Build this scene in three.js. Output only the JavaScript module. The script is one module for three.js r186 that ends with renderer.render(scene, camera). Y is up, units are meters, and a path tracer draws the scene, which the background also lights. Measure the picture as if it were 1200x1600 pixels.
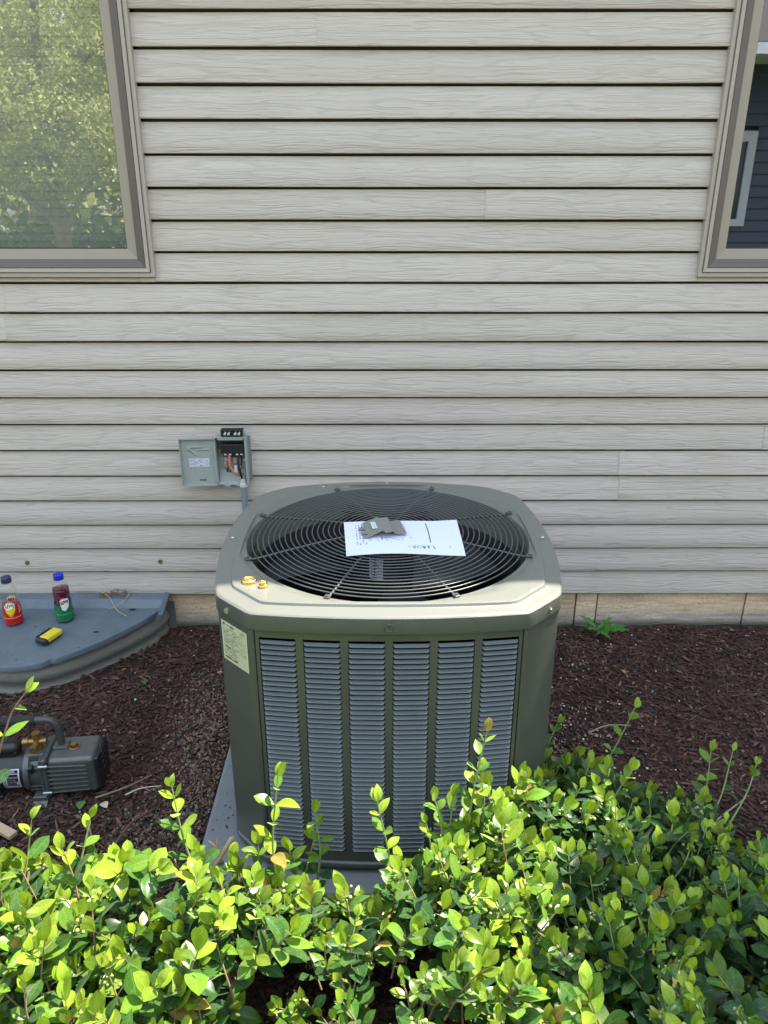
import * as THREE from 'three';
import { mergeGeometries, mergeVertices, toCreasedNormals } from 'three/addons/utils/BufferGeometryUtils.js';
import { RoundedBoxGeometry } from 'three/addons/geometries/RoundedBoxGeometry.js';

// ---------------------------------------------------------------- camera, sky, sun, exposure
const scene = new THREE.Scene();
const camera = new THREE.PerspectiveCamera(67.3, 0.75, 0.05, 400);
camera.position.set(0, 1.625, 2.781);
camera.rotation.set(-0.37948, -0.0032, 0, 'YXZ');
const renderer = new THREE.WebGLRenderer({ antialias: true });
renderer.setSize(768, 1024);
renderer.toneMapping = THREE.LinearToneMapping;
renderer.toneMappingExposure = 3.6;
renderer.shadowMap.enabled = true;
document.body.appendChild(renderer.domElement);

const SUN = new THREE.Vector3(0.5, 1, -0.35).normalize();
const sun = new THREE.DirectionalLight(new THREE.Color(1.0, 0.93, 0.80), 5.0);
sun.position.copy(SUN).multiplyScalar(20); sun.castShadow = true;
sun.shadow.camera.left = -12; sun.shadow.camera.right = 12; sun.shadow.camera.top = 12; sun.shadow.camera.bottom = -12; sun.shadow.camera.far = 60;
sun.shadow.mapSize.set(4096, 4096);
scene.add(sun); scene.add(sun.target);

// ---------------------------------------------------------------- random numbers and noise
function rng(seed) { let a = seed >>> 0; return () => { a = (a + 0x6D2B79F5) | 0; let t = Math.imul(a ^ (a >>> 15), 1 | a); t = (t + Math.imul(t ^ (t >>> 7), 61 | t)) ^ t; return ((t ^ (t >>> 14)) >>> 0) / 4294967296; }; }
function hash(x, y, s) { let h = Math.imul(x, 374761393) ^ Math.imul(y, 668265263) ^ Math.imul(s, 2147483647 - 19); h = Math.imul(h ^ (h >>> 13), 1274126177); return ((h ^ (h >>> 16)) >>> 0) / 4294967296; }
const mod = (a, n) => ((a % n) + n) % n;
function vn(x, y, px, py, s) {                       // value noise with periods px, py; 0..1
  const x0 = Math.floor(x), y0 = Math.floor(y), fx = x - x0, fy = y - y0, u = fx * fx * (3 - 2 * fx), v = fy * fy * (3 - 2 * fy);
  const h = (i, j) => hash(mod(i, px), mod(j, py), s);
  return (h(x0, y0) * (1 - u) + h(x0 + 1, y0) * u) * (1 - v) + (h(x0, y0 + 1) * (1 - u) + h(x0 + 1, y0 + 1) * u) * v;
}
function fbm(x, y, px, py, s, oct = 4) { let a = 0, w = 0.5, t = 0; for (let o = 0; o < oct; o++) { a += w * vn(x, y, px, py, s + o * 17); t += w; x *= 2; y *= 2; px *= 2; py *= 2; w *= 0.5; } return a / t; }
const clamp = (v, a = 0, b = 1) => Math.min(b, Math.max(a, v));
const sstep = (a, b, x) => { const t = clamp((x - a) / (b - a)); return t * t * (3 - 2 * t); };
const lerp = (a, b, t) => a + (b - a) * t;
function interp(xs, ys, x) { if (x <= xs[0]) return ys[0]; for (let i = 1; i < xs.length; i++) if (x <= xs[i]) return lerp(ys[i - 1], ys[i], (x - xs[i - 1]) / (xs[i] - xs[i - 1])); return ys[ys.length - 1]; }

// the sky: a clear gradient with thin white cloud, the same all the way round
{
  const W = 512, H = 256, d = new Float32Array(W * H * 4);
  for (let j = 0; j < H; j++) for (let i = 0; i < W; i++) {
    const el = ((j + 0.5) / H - 0.5) * Math.PI, up = Math.sin(el), k = Math.pow(1 - clamp(up), 3.0);
    let r = lerp(0.86, 1.22, k), g = lerp(1.08, 1.34, k), b = lerp(1.42, 1.52, k);
    const c = sstep(0.5, 0.78, fbm(i / W * 8, j / H * 9, 8, 9, 5, 5)) * sstep(0.02, 0.2, up) * 0.75;
    r = lerp(r, 2.3, c); g = lerp(g, 2.28, c); b = lerp(b, 2.25, c);
    if (up < 0) { r = g = b = 0.3; }
    d.set([r * 0.53, g * 0.515, b * 0.50, 1], (j * W + i) * 4);
  }
  const t = new THREE.DataTexture(d, W, H, THREE.RGBAFormat, THREE.FloatType);
  t.mapping = THREE.EquirectangularReflectionMapping; t.magFilter = t.minFilter = THREE.LinearFilter; t.needsUpdate = true;
  scene.background = t; scene.environment = t;
}

// ---------------------------------------------------------------- names, tags, builders
const used = {};
function numbered(n) { const k = used[n] = (used[n] ?? -1) + 1; return k ? `${n}_${String(k).padStart(3, '0')}` : n; }
function tag(o, label, category, group, kind) { if (label) o.userData.label = label; if (category) o.userData.category = category; if (group) o.userData.group = group; if (kind) o.userData.kind = kind; return o; }
function thing(name, label, category, pos = [0, 0, 0], turn = 0, group) {
  const o = new THREE.Group(); o.name = numbered(name); o.position.set(...pos); o.rotation.y = turn; scene.add(o);
  return tag(o, label, category, group);
}
function part(name, geo, mat, parent = scene, o = {}) {
  const m = new THREE.Mesh(Array.isArray(geo) ? merge(geo) : geo, mat); m.name = parent === scene ? numbered(name) : name; m.castShadow = m.receiveShadow = true;
  if (o.p) m.position.set(...o.p); if (o.r) m.rotation.set(...o.r); if (o.kind) m.userData.kind = o.kind; if (o.label) m.userData.label = o.label;
  parent.add(m); return m;
}
function sub(name, parent, pos = [0, 0, 0]) { const g = new THREE.Group(); g.name = name; g.position.set(...pos); parent.add(g); return g; }
function merge(list) {
  const gs = list.map(g => { g = g.index ? g.toNonIndexed() : g; for (const k of Object.keys(g.attributes)) if (!['position', 'normal', 'uv'].includes(k)) g.deleteAttribute(k); if (!g.attributes.uv) g.setAttribute('uv', new THREE.BufferAttribute(new Float32Array(g.attributes.position.count * 2), 2)); return g; });
  return gs.length === 1 ? gs[0] : mergeGeometries(gs);
}
const T = (g, x = 0, y = 0, z = 0, rx = 0, ry = 0, rz = 0) => { g.applyMatrix4(new THREE.Matrix4().compose(new THREE.Vector3(x, y, z), new THREE.Quaternion().setFromEuler(new THREE.Euler(rx, ry, rz)), new THREE.Vector3(1, 1, 1))); return g; };
const box = (w, h, d, x = 0, y = 0, z = 0) => new THREE.BoxGeometry(w, h, d).translate(x, y, z);
const rbox = (w, h, d, r, x = 0, y = 0, z = 0, s = 2) => new RoundedBoxGeometry(w, h, d, s, r).translate(x, y, z);
const cyl = (r0, r1, h, n = 16, x = 0, y = 0, z = 0) => new THREE.CylinderGeometry(r0, r1, h, n).translate(x, y, z);
function tube(pts, r, n = 8, seg, closed = false) { const c = new THREE.CatmullRomCurve3(pts.map(p => p.isVector3 ? p : new THREE.Vector3(...p)), closed); return new THREE.TubeGeometry(c, seg ?? Math.max(4, pts.length * 5), r, n, closed); }
function taper(pts, r0, r1, n = 6, seg) {            // a tube that thins along its length
  const g = tube(pts, 1, n, seg), c = g.parameters.path, S = g.parameters.tubularSegments, p = g.attributes.position, v = new THREE.Vector3();
  for (let i = 0; i <= S; i++) { const o = c.getPointAt(i / S), r = lerp(r0, r1, i / S); for (let j = 0; j <= n; j++) { const k = i * (n + 1) + j; v.fromBufferAttribute(p, k).sub(o).multiplyScalar(r).add(o); p.setXYZ(k, v.x, v.y, v.z); } }
  return g;
}
function grid(nu, nv, f, closeU = false) {           // f(u, v) gives [x, y, z, uvx?, uvy?]
  const P = [], U = [], I = [];
  for (let j = 0; j <= nv; j++) for (let i = 0; i <= nu; i++) { const q = f(i / nu, j / nv, i, j); P.push(q[0], q[1], q[2]); U.push(q[3] ?? i / nu, q[4] ?? j / nv); }
  for (let j = 0; j < nv; j++) for (let i = 0; i < nu; i++) { const a = j * (nu + 1) + i, b = a + 1, c = a + nu + 1, e = c + 1; I.push(a, b, e, a, e, c); }
  const g = new THREE.BufferGeometry(); g.setAttribute('position', new THREE.Float32BufferAttribute(P, 3)); g.setAttribute('uv', new THREE.Float32BufferAttribute(U, 2)); g.setIndex(I); g.computeVertexNormals();
  if (closeU) { const n = g.attributes.normal; for (let j = 0; j <= nv; j++) { const a = j * (nu + 1), b = a + nu; const v = new THREE.Vector3(n.getX(a) + n.getX(b), n.getY(a) + n.getY(b), n.getZ(a) + n.getZ(b)).normalize(); n.setXYZ(a, v.x, v.y, v.z); n.setXYZ(b, v.x, v.y, v.z); } }
  return g;
}
const flip = g => { const i = g.index.array; for (let k = 0; k < i.length; k += 3) { const t = i[k]; i[k] = i[k + 1]; i[k + 1] = t; } g.computeVertexNormals(); return g; };
const crease = (g, a = 0.6) => toCreasedNormals(g, a);
const lin = (r, g, b) => new THREE.Color().setRGB(r, g, b);
const std = (c, rough = 0.7, o = {}) => new THREE.MeshStandardMaterial({ color: lin(...c), roughness: rough, ...o });
const phy = (c, rough, o = {}) => new THREE.MeshPhysicalMaterial({ color: lin(...c), roughness: rough, ...o });
function texture(w, h, f, srgb = false, rep) {       // f(u, v) gives [r, g, b] 0..1
  const d = new Uint8Array(w * h * 4);
  for (let j = 0; j < h; j++) for (let i = 0; i < w; i++) { const c = f(i / w, j / h); const o = (j * w + i) * 4; d[o] = clamp(c[0]) * 255; d[o + 1] = clamp(c[1] ?? c[0]) * 255; d[o + 2] = clamp(c[2] ?? c[0]) * 255; d[o + 3] = 255; }
  const t = new THREE.DataTexture(d, w, h); t.wrapS = t.wrapT = THREE.RepeatWrapping; t.magFilter = THREE.LinearFilter; t.minFilter = THREE.LinearFilter; if (srgb) t.colorSpace = THREE.SRGBColorSpace; if (rep) t.repeat.set(...rep); t.needsUpdate = true; return t;
}
function canvasTex(w, h, draw) { const c = document.createElement('canvas'); c.width = w; c.height = h; draw(c.getContext('2d'), w, h); const t = new THREE.CanvasTexture(c); t.colorSpace = THREE.SRGBColorSpace; return t; }

// shared relief: fine speckle for painted metal and plastic
const speckle = texture(256, 256, (u, v) => { const a = fbm(u * 32, v * 32, 32, 32, 3, 3); return [a, a, a]; });
const grimeMap = texture(512, 512, (u, v) => { const a = fbm(u * 5, v * 5, 5, 5, 41, 5), b = fbm(u * 40, v * 40, 40, 40, 43, 3), k = 0.82 + 0.14 * a + 0.1 * (b - 0.5) - 0.10 * sstep(0.58, 0.75, a); return [k, k * 0.995, k * 0.98]; });

// ---------------------------------------------------------------- ground
function groundY(x, z) {
  const a = fbm(x * 2.1 + 40, z * 2.1 + 40, 999, 999, 7, 3) - 0.5, b = fbm(x * 9 + 80, z * 9 + 80, 9999, 9999, 9, 3) - 0.5;
  let y = a * 0.035 + b * 0.014;
  const inside = Math.max(Math.abs(x) - 3, Math.abs(z - 1) - 3);
  y *= 1 - sstep(0, 2, inside);
  y += 0.03 * Math.exp(-((x + 0.57) ** 2) / 0.012 - ((z - 0.75) ** 2) / 0.2);     // gravel heaped beside the pad
  y -= 0.025 * Math.exp(-((x + 0.75) ** 2) / 0.02 - ((z - 0.8) ** 2) / 0.12);     // hollow before it
  y -= 0.004 * Math.exp(-((z + 0.0) ** 2) / 0.006);                                 // soil banked against the foundation
  y += 0.02 * Math.exp(-((x + 1.05) ** 2) / 0.06 - ((z - 1.12) ** 2) / 0.01);
  const pad = Math.max(Math.abs(x - 0.01) - 0.5, Math.abs(z - 0.89) - 0.5); y = lerp(Math.min(y, 0.005), y, sstep(0, 0.05, pad));
  return y;
}
{
  const axis = (lo, hi, s, far) => { const a = []; for (let v = lo; v <= hi + 1e-6; v += s) a.push(v); let st = s; let l = lo, h = hi; while (h < far) { st *= 1.6; l -= st; h += st; a.unshift(l); a.push(h); } return a; };
  const xs = axis(-2.4, 2.4, 0.025, 90), zs = axis(-0.3, 2.7, 0.025, 90);
  const g = grid(xs.length - 1, zs.length - 1, (u, v, i, j) => [xs[i], groundY(xs[i], zs[j]), zs[j], xs[i] / 0.8, zs[j] / 0.8]);
  const m = texture(512, 512, (u, v) => { const a = fbm(u * 8, v * 8, 8, 8, 21, 5), b = fbm(u * 60, v * 60, 60, 60, 22, 2); const k = 0.35 + 0.9 * a * b * 2; return [0.27 * k, 0.17 * k, 0.14 * k]; }, true);
  const bmp = texture(512, 512, (u, v) => { const a = fbm(u * 40, v * 40, 40, 40, 24, 4); return [a, a, a]; });
  const ground = part('ground', flip(g), new THREE.MeshStandardMaterial({ map: m, bumpMap: bmp, bumpScale: 0.012, roughness: 0.95 }));
  tag(ground, 'dark brown mulched soil bed along the house wall', null, null, 'structure');
  const lg = flip(grid(40, 40, (u, v) => { const x = lerp(-60, 60, u), z = 3.6 + 80 * v * v; return [x, 0.02 + groundY(x, z), z, x / 3, z / 3]; }));
  const lm = texture(256, 256, (u, v) => { const a = fbm(u * 30, v * 30, 30, 30, 31, 4); return [0.30 + 0.14 * a, 0.33 + 0.16 * a, 0.20 + 0.08 * a]; }, true);
  tag(part('lawn', lg, new THREE.MeshStandardMaterial({ map: lm, roughness: 0.95 })), 'green mown lawn beyond the hedge', null, null, 'structure');
}

// mulch chips, pebbles and white grains, each one object of loose stuff
function scatter(name, geo, mat, n, seed, place, label, category, colour, parent = scene) {
  const R = rng(seed), im = new THREE.InstancedMesh(geo, mat, n), m = new THREE.Matrix4(), q = new THREE.Quaternion(), e = new THREE.Euler(), c = new THREE.Color();
  let k = 0, tries = 0;
  while (k < n && tries++ < n * 30) { const p = place(R); if (!p) continue; e.set(p.rx ?? 0, p.ry ?? 0, p.rz ?? 0, 'YXZ'); q.setFromEuler(e); m.compose(new THREE.Vector3(p.x, p.y, p.z), q, new THREE.Vector3(...p.s)); im.setMatrixAt(k, m); im.setColorAt(k, colour(R, c, p)); k++; }
  im.count = k; im.name = parent === scene ? numbered(name) : name; im.castShadow = im.receiveShadow = true; parent.add(im); return tag(im, label, category, null, 'stuff');
}
const onPad = (x, z, m = 0) => Math.abs(x - 0.01) < 0.5 + m && z > 0.40 - m && z < 1.365 + m;
const WELL = [[-0.882, -0.01], [-0.885, 0.03], [-0.905, 0.10], [-0.955, 0.18], [-1.03, 0.275], [-1.125, 0.372], [-1.215, 0.430], [-1.33, 0.450]];
const wellZ = x => { const X = x < -1.33 ? -2.66 - x : x; if (X > -0.882) return -1; for (let i = 1; i < WELL.length; i++) if (X >= WELL[i][0]) return lerp(WELL[i - 1][1], WELL[i][1], (X - WELL[i - 1][0]) / (WELL[i][0] - WELL[i - 1][0])); return 0.45; };
const inWell = (x, z, m = 0) => z < wellZ(x) + m;
{
  const chip = () => { const g = new THREE.BufferGeometry(); // a bent, pointed splinter one unit long
    const P = [[-0.5, 0, 0.1], [-0.2, 0.32, 0.5], [0.25, 0.22, 0.42], [0.5, -0.1, 0], [0.2, 0.25, -0.45], [-0.3, 0.35, -0.5]], top = P.map(p => p), bot = P.map(p => [p[0], p[1] - 0.5, p[2]]);
    const v = [], tri = (a, b, c) => v.push(...a, ...b, ...c);
    for (let i = 1; i < 5; i++) { tri(top[0], top[i], top[i + 1]); } for (let i = 0; i < 6; i++) { const j = (i + 1) % 6; tri(top[i], bot[i], bot[j]); tri(top[i], bot[j], top[j]); }
    g.setAttribute('position', new THREE.Float32BufferAttribute(v, 3)); g.computeVertexNormals(); return g; };
  const gravelly = (x, z) => Math.max(Math.exp(-((x + 0.57 + 0.05 * Math.sin(z * 5)) ** 2) / 0.012 - ((z - 0.86) ** 2) / 0.16), 0.9 * Math.exp(-((x + 0.66) ** 2) / 0.012 - ((z - 1.22) ** 2) / 0.02), 0.7 * Math.exp(-((x - 0.57) ** 2) / 0.008 - ((z - 0.8) ** 2) / 0.05));
  scatter('mulch_chips', chip(), std([1, 1, 1], 0.9), 30000, 11, R => {
    const x = lerp(-1.75, 1.9, R()), z = lerp(0.0, 1.75, Math.pow(R(), 1.1)); if (onPad(x, z, 0.005) || inWell(x, z, 0.012) || R() < gravelly(x, z) * 0.35) return null;
    const L = R() < 0.22 ? lerp(0.028, 0.055, R()) : lerp(0.010, 0.028, R());
    return { x, y: groundY(x, z) + 0.003 + R() * 0.006, z, ry: R() * 6.3, rz: (R() - 0.5) * 0.7, rx: (R() - 0.5) * 0.9, s: [L, lerp(0.003, 0.006, R()), lerp(0.0035, 0.0095, R())] };
  }, 'dark red brown shredded bark mulch covering the soil bed', 'mulch', (R, c) => { const t = R(), k = 0.55 + 0.9 * Math.pow(R(), 2) + (R() < 0.06 ? 1.3 : 0); return t < 0.72 ? c.setRGB(0.072 * k, 0.033 * k, 0.023 * k) : t < 0.93 ? c.setRGB(0.055 * k, 0.031 * k, 0.024 * k) : c.setRGB(0.125 * k, 0.08 * k, 0.058 * k); });
  const peb = new THREE.IcosahedronGeometry(0.5, 1); { const p = peb.attributes.position; for (let i = 0; i < p.count; i++) { const x = p.getX(i), y = p.getY(i), z = p.getZ(i), k = 0.8 + 0.4 * vn(x * 3 + 9, y * 3 + z * 5 + 9, 99, 99, 4); p.setXYZ(i, x * k, y * k, z * k); } peb.computeVertexNormals(); }
  scatter('gravel', peb, std([1, 1, 1], 0.9), 3400, 12, R => {
    const x = R() < 0.75 ? lerp(-0.95, -0.47, R()) : lerp(0.47, 0.8, R()), z = lerp(0.3, 1.45, R()); if (onPad(x, z, 0.004) || R() > gravelly(x, z)) return null;
    const s = lerp(0.004, 0.0115, R() * R()); return { x, y: groundY(x, z) + 0.003 + R() * 0.006, z, ry: R() * 6.3, rx: R() * 6, s: [s * lerp(0.8, 1.5, R()), s * 0.8, s] };
  }, 'small tan and grey gravel spilling beside the plastic pad', 'gravel', (R, c) => { const k = 0.45 + 0.9 * R(); return R() < 0.75 ? c.setRGB(0.165 * k, 0.112 * k, 0.075 * k) : c.setRGB(0.18 * k, 0.145 * k, 0.115 * k); });
  scatter('white_grains', peb, std([0.55, 0.53, 0.49], 0.8), 340, 13, R => {
    const near = R() < 0.62, x = near ? 0.45 + Math.abs((R() + R() - 1)) * 0.55 : lerp(-0.95, 1.7, R()), z = near ? lerp(0.05, 1.05, R()) : lerp(0.02, 1.2, R()); if (onPad(x, z, 0.01) || inWell(x, z, 0.02)) return null;
    const s = lerp(0.003, 0.0085, R() * R()); return { x, y: groundY(x, z) + 0.009, z, ry: R() * 6, s: [s * 1.2, s * 0.8, s] };
  }, 'tiny white grains sprinkled over the dark mulch', 'grains', (R, c) => { const k = 0.5 + 0.5 * R(); return c.setRGB(k, k * 0.97, k * 0.92); });
}

// ---------------------------------------------------------------- the house wall with its siding, windows, foundation and eave
const house = thing('house', 'house wall of pale grey lap siding above a low concrete foundation', 'house', [0, 0, 0]);
const R0 = 0.1016, Y0 = 0.158;
{
  const W = 1024, H = 512, grainAt = (u, v) => {      // embossed wood grain that tiles
    const w = (fbm(u * 6, v * 4, 6, 4, 51, 3) - 0.5) * 4.2 + (fbm(u * 18, v * 9, 18, 9, 57, 2) - 0.5) * 1.8;
    const a = vn(u * 9, v * 46 + w * 0.5, 9, 46, 53), b = vn(u * 13, v * 72 + w * 0.8, 13, 72, 54), c = vn(u * 60, v * 170, 60, 170, 55), ln = (q, k, s) => Math.exp(-(((q - k) / s) ** 2));
    return clamp(0.72 - 0.5 * ln(a, 0.45, 0.075) - 0.42 * ln(b, 0.55, 0.09) + 0.16 * ln(a, 0.62, 0.08) + 0.22 * (c - 0.5));
  };
  const cache = new Float32Array(W * H); for (let j = 0; j < H; j++) for (let i = 0; i < W; i++) cache[j * W + i] = grainAt(i / W, j / H);
  const at = (u, v) => cache[Math.min(H - 1, Math.floor(v * H)) * W + Math.min(W - 1, Math.floor(u * W))];
  const colour = texture(W, H, (u, v) => { const g = at(u, v), d = fbm(u * 4, v * 3, 4, 3, 61, 4), k = 0.85 + 0.17 * g - 0.09 * d; return [k, k * (0.995), k * (0.985 - 0.012 * d)]; });
  const bump = texture(W, H, (u, v) => { const g = at(u, v); return [g, g, g]; });
  const tones = [[0.535, 0.476, 0.422], [0.552, 0.491, 0.437], [0.522, 0.465, 0.413], [0.540, 0.480, 0.428]].map(c => std(c, 0.62, { map: colour, bumpMap: bump, bumpScale: 0.0013 }));
  const R = rng(77);
  function plank(x0, x1, y, h, proud = 0) {           // a course: rolled lower lip, face leaning back, cut short; the slot draws a shadow line
    const prof = [[-0.0195, h - 0.034], [-0.0160, h - 0.0088], [-0.0140, h - 0.0080], [-0.0128, h - 0.0092], [-0.01245, h - 0.0122], [-0.0047, 0.0362], [-0.00035, 0.0060], [0, 0.0035]];
    for (let a = 0; a <= 4; a++) { const t = a / 4 * 1.8; prof.push([-0.0028 + 0.0028 * Math.cos(t), 0.0028 - 0.0028 * Math.sin(t)]); } prof.push([-0.0175, 0.0012], [-0.0185, 0.012]);
    if (h < 0.05) { prof[0] = [-0.012, h]; prof[1] = [-0.005, h]; prof[2] = [-0.0035, h - 0.001]; prof[3] = [-0.003, h * 0.8]; prof[4] = [-0.0025, h * 0.7]; prof[5] = [-0.001, h * 0.5]; }
    const nx = Math.max(2, Math.round((x1 - x0) / 0.15)), ou = R(), ov = R(), s1 = R() * 9;
    const g = grid(nx, prof.length - 1, (u, v, i, j) => { const x = proud ? (i < 1 ? x0 : lerp(x0, x1, (i - 1) / (nx - 1))) : lerp(x0, x1, u), back = proud && i < 1 ? -0.006 : 0, wob = (vn(x * 1.6 + s1, y * 7, 99, 99, 8) - 0.5) * 0.0035; return [x, y + prof[j][1] + wob * 0.5, prof[j][0] + proud + wob + back, x / 1.6 + ou, prof[j][1] / 0.4 + ov]; });
    part('siding_plank', crease(flip(g), 0.9), tones[Math.floor(R() * 4)], house);
  }
  const L0 = -1.66, L1 = -0.7865, G0 = 1.0985, G1 = 1.96, TOPW = 2.76, B = 1.401, XE = [-3.2, 3.4];
  const joints = { 11: [-1.319], 10: [-1.337], 6: [1.437], 5: [0.9035], 4: [0.9145], 14: [0.35], 19: [-0.2], 8: [-1.9], 2: [2.2] };
  for (let k = 0; k <= 29; k++) {
    const y = Y0 + k * R0, h = R0;
    let segs;
    if (y + h <= B + 0.002 || y >= TOPW - 0.01) segs = [[XE[0], XE[1]]];
    else segs = [[XE[0], L0], [L1, G0], [G1, XE[1]]];
    if (y < B - 0.004 && y + h > B + 0.002) { plank(L0 + 0.001, -0.842, y, B - y - 0.001); plank(-0.8405, L1 - 0.001, y, B - y - 0.001, 0.0012); plank(G0 + 0.001, G1 - 0.001, y, B - y - 0.001); }
    for (const [a, b] of segs) {
      const js = (joints[k] || []).filter(j => j > a && j < b); let c = a, pr = 0;
      for (const j of js) { plank(c, j + 0.02, y, h, 0); c = j; pr = 0.0032; }
      plank(c, b, y, h, pr);
    }
  }
  // sheathing behind the siding, near black to darken the slot shadow lines; window openings left open
  const sh = std([0.035, 0.032, 0.03], 0.95), zs = -0.075, dz = 0.11;
  part('wall_sheathing', [box(6.6, 1.22, dz, 0.1, 0.79, zs), box(6.6, 0.5, dz, 0.1, 3.0, zs), box(1.6, 1.35, dz, -2.4, 2.075, zs), box(1.86, 1.35, dz, 0.158, 2.075, zs), box(1.5, 1.35, dz, 2.65, 2.075, zs)], sh, house);
  // foundation: poured sections with recessed joints, stained dark near the soil
  const fm = texture(1024, 192, (u, v) => { const a = fbm(u * 8, v * 4, 8, 4, 71, 5), b = fbm(u * 230, v * 50, 230, 50, 72, 2), y = v * 0.36 - 0.2; // y in metres
    const damp = sstep(0.075 + 0.05 * (a - 0.5), 0.015, y - 0.01), pit = sstep(0.7, 0.8, b) * 0.18; let k = 0.64 + 0.50 * a + 0.18 * (b - 0.5) - pit; const alg = sstep(0.022 + 0.05 * (a - 0.5), -0.01, y);
    const r = lerp(0.90, 0.72, damp) * k, g = lerp(0.80, 0.68, damp) * k, bl = lerp(0.66, 0.62, damp) * k; return [lerp(r, 0.22, alg * 0.8), lerp(g, 0.23, alg * 0.8), lerp(bl, 0.2, alg * 0.8)]; }, true);
  fm.wrapT = THREE.ClampToEdgeWrapping;
  const fmat = new THREE.MeshStandardMaterial({ map: fm, bumpMap: speckle, bumpScale: 0.004, roughness: 0.9 });
  const xsF = [-3.2, -2.3, -1.4, -0.5, 0.12, 0.80, 0.888, 1.5, 2.3, 3.4];
  for (let i = 0; i + 1 < xsF.length; i++) {
    const w = xsF[i + 1] - xsF[i] - 0.005, g = rbox(w, 0.36, 0.1, 0.003, 0, 0, 0, 1), p = g.attributes.position, uv = g.attributes.uv; for (let k = 0; k < p.count; k++) uv.setXY(k, (p.getX(k) + xsF[i]) / 1.9, (p.getY(k) + 0.18) / 0.36);
    part('foundation_block', g, fmat, house, { p: [(xsF[i] + xsF[i + 1]) / 2, -0.02, -0.078 + (i % 3) * 0.0012] });
  }
  part('foundation_mortar', box(6.6, 0.34, 0.02, 0.1, -0.03, -0.105), std([0.12, 0.11, 0.09], 0.95), house);
  part('starter_strip', box(6.6, 0.012, 0.09, 0.1, 0.166, -0.06), std([0.2, 0.19, 0.17], 0.8), house);
  // eave and roof
  const white = std([0.72, 0.71, 0.68], 0.6), roofM = std([0.06, 0.055, 0.055], 0.95, { bumpMap: speckle, bumpScale: 0.003 });
  part('soffit', box(7.4, 0.02, 0.46, 0.1, 3.09, 0.07), white, house);
  part('gutter', [box(7.4, 0.10, 0.012, 0.1, 3.145, 0.302), box(7.4, 0.012, 0.09, 0.1, 3.10, 0.262)], white, house);
  part('roof', [T(box(7.6, 0.05, 4.2), 0.1, 3.19 + 0.86, 0.28 - 1.9, 0.42)], roofM, house);
  part('gable_wall', [box(0.1, 3.1, 4, -3.25, 1.55, -2.1), box(0.1, 3.1, 4, 3.45, 1.55, -2.1), box(6.6, 3.1, 0.1, 0.1, 1.55, -4.1)], std([0.4, 0.38, 0.35], 0.8), house);
  part('inner_ceiling', box(6.5, 0.05, 3.9, 0.1, 2.95, -2.1), std([0.35, 0.34, 0.32], 0.9), house);
  part('inner_floor', box(6.5, 0.05, 3.9, 0.1, 0.5, -2.1), std([0.14, 0.1, 0.07], 0.9), house);
  part('inner_wall', [box(6.5, 2.4, 0.05, 0.1, 1.73, -3.2), box(0.06, 2.4, 3.9, 0.3, 1.73, -2.1)], std([0.16, 0.155, 0.14], 0.9), house);

  // windows: two vinyl trims stepping in, a dark clad frame, a light sash, the pane, a blind behind
  const trimM = std([0.38, 0.335, 0.285], 0.55), frameM = phy([0.105, 0.085, 0.064], 0.5), sashM = phy([0.31, 0.268, 0.212], 0.5);
  const glass = phy([0.9, 0.94, 0.92], 0.0, { transmission: 1, thickness: 0, ior: 3.4, specularIntensity: 1 });
  const blindM = std([0.34, 0.34, 0.29], 0.7);
  function ring(x0, x1, y0, y1, w, z0, z1, slope = 0) { // a mitred frame; its inner edge sits `slope` further back
    const o = [[x0, y0], [x1, y0], [x1, y1], [x0, y1]], n = [[x0 + w, y0 + w], [x1 - w, y0 + w], [x1 - w, y1 - w], [x0 + w, y1 - w]], v = [];
    const quad = (a, b, c, d) => v.push(...a, ...b, ...c, ...a, ...c, ...d);
    for (let i = 0; i < 4; i++) { const j = (i + 1) % 4, f = (p, z) => [p[0], p[1], z]; quad(f(o[i], z1), f(o[j], z1), f(n[j], z1 - slope), f(n[i], z1 - slope)); quad(f(o[i], z0), f(o[j], z0), f(o[j], z1), f(o[i], z1)); quad(f(n[i], z1 - slope), f(n[j], z1 - slope), f(n[j], z0), f(n[i], z0)); quad(f(n[i], z0), f(n[j], z0), f(o[j], z0), f(o[i], z0)); }
    const g = new THREE.BufferGeometry(); g.setAttribute('position', new THREE.Float32BufferAttribute(v, 3)); g.computeVertexNormals(); return g;
  }
  for (const [x0, x1, label] of [[-1.665, -0.7804, 'left window reflecting sunlit trees'], [1.0929, 1.965, 'right window reflecting a dark blue house']]) {
    const w = sub('window', house); w.userData.label = label;
    const y0 = 1.3958, y1 = 2.765; let i = 0;
    part('outer_trim', [ring(x0, x1, y0, y1, 0.0125, -0.012, 0.014, 0.001), ring(x0 + 0.0125, x1 - 0.0125, y0 + 0.0125, y1 - 0.0125, 0.003, -0.012, 0.006)], trimM, w); i = 0.0155;
    part('inner_trim', [ring(x0 + i, x1 - i, y0 + i, y1 - i, 0.0125, -0.012, 0.0185, 0.002), ring(x0 + i + 0.0125, x1 - i - 0.0125, y0 + i + 0.0125, y1 - i - 0.0125, 0.0025, -0.012, 0.009)], trimM, w); i += 0.015;
    part('frame', ring(x0 + i, x1 - i, y0 + i, y1 - i, 0.027, -0.05, 0.015, 0.012), frameM, w); i += 0.027;
    part('sash', ring(x0 + i, x1 - i, y0 + i, y1 - i, 0.033, -0.04, 0.000, 0.006), sashM, w); i += 0.033;
    part('gasket', ring(x0 + i, x1 - i, y0 + i, y1 - i, 0.003, -0.03, -0.012), std([0.02, 0.02, 0.02], 0.6), w);
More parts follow.
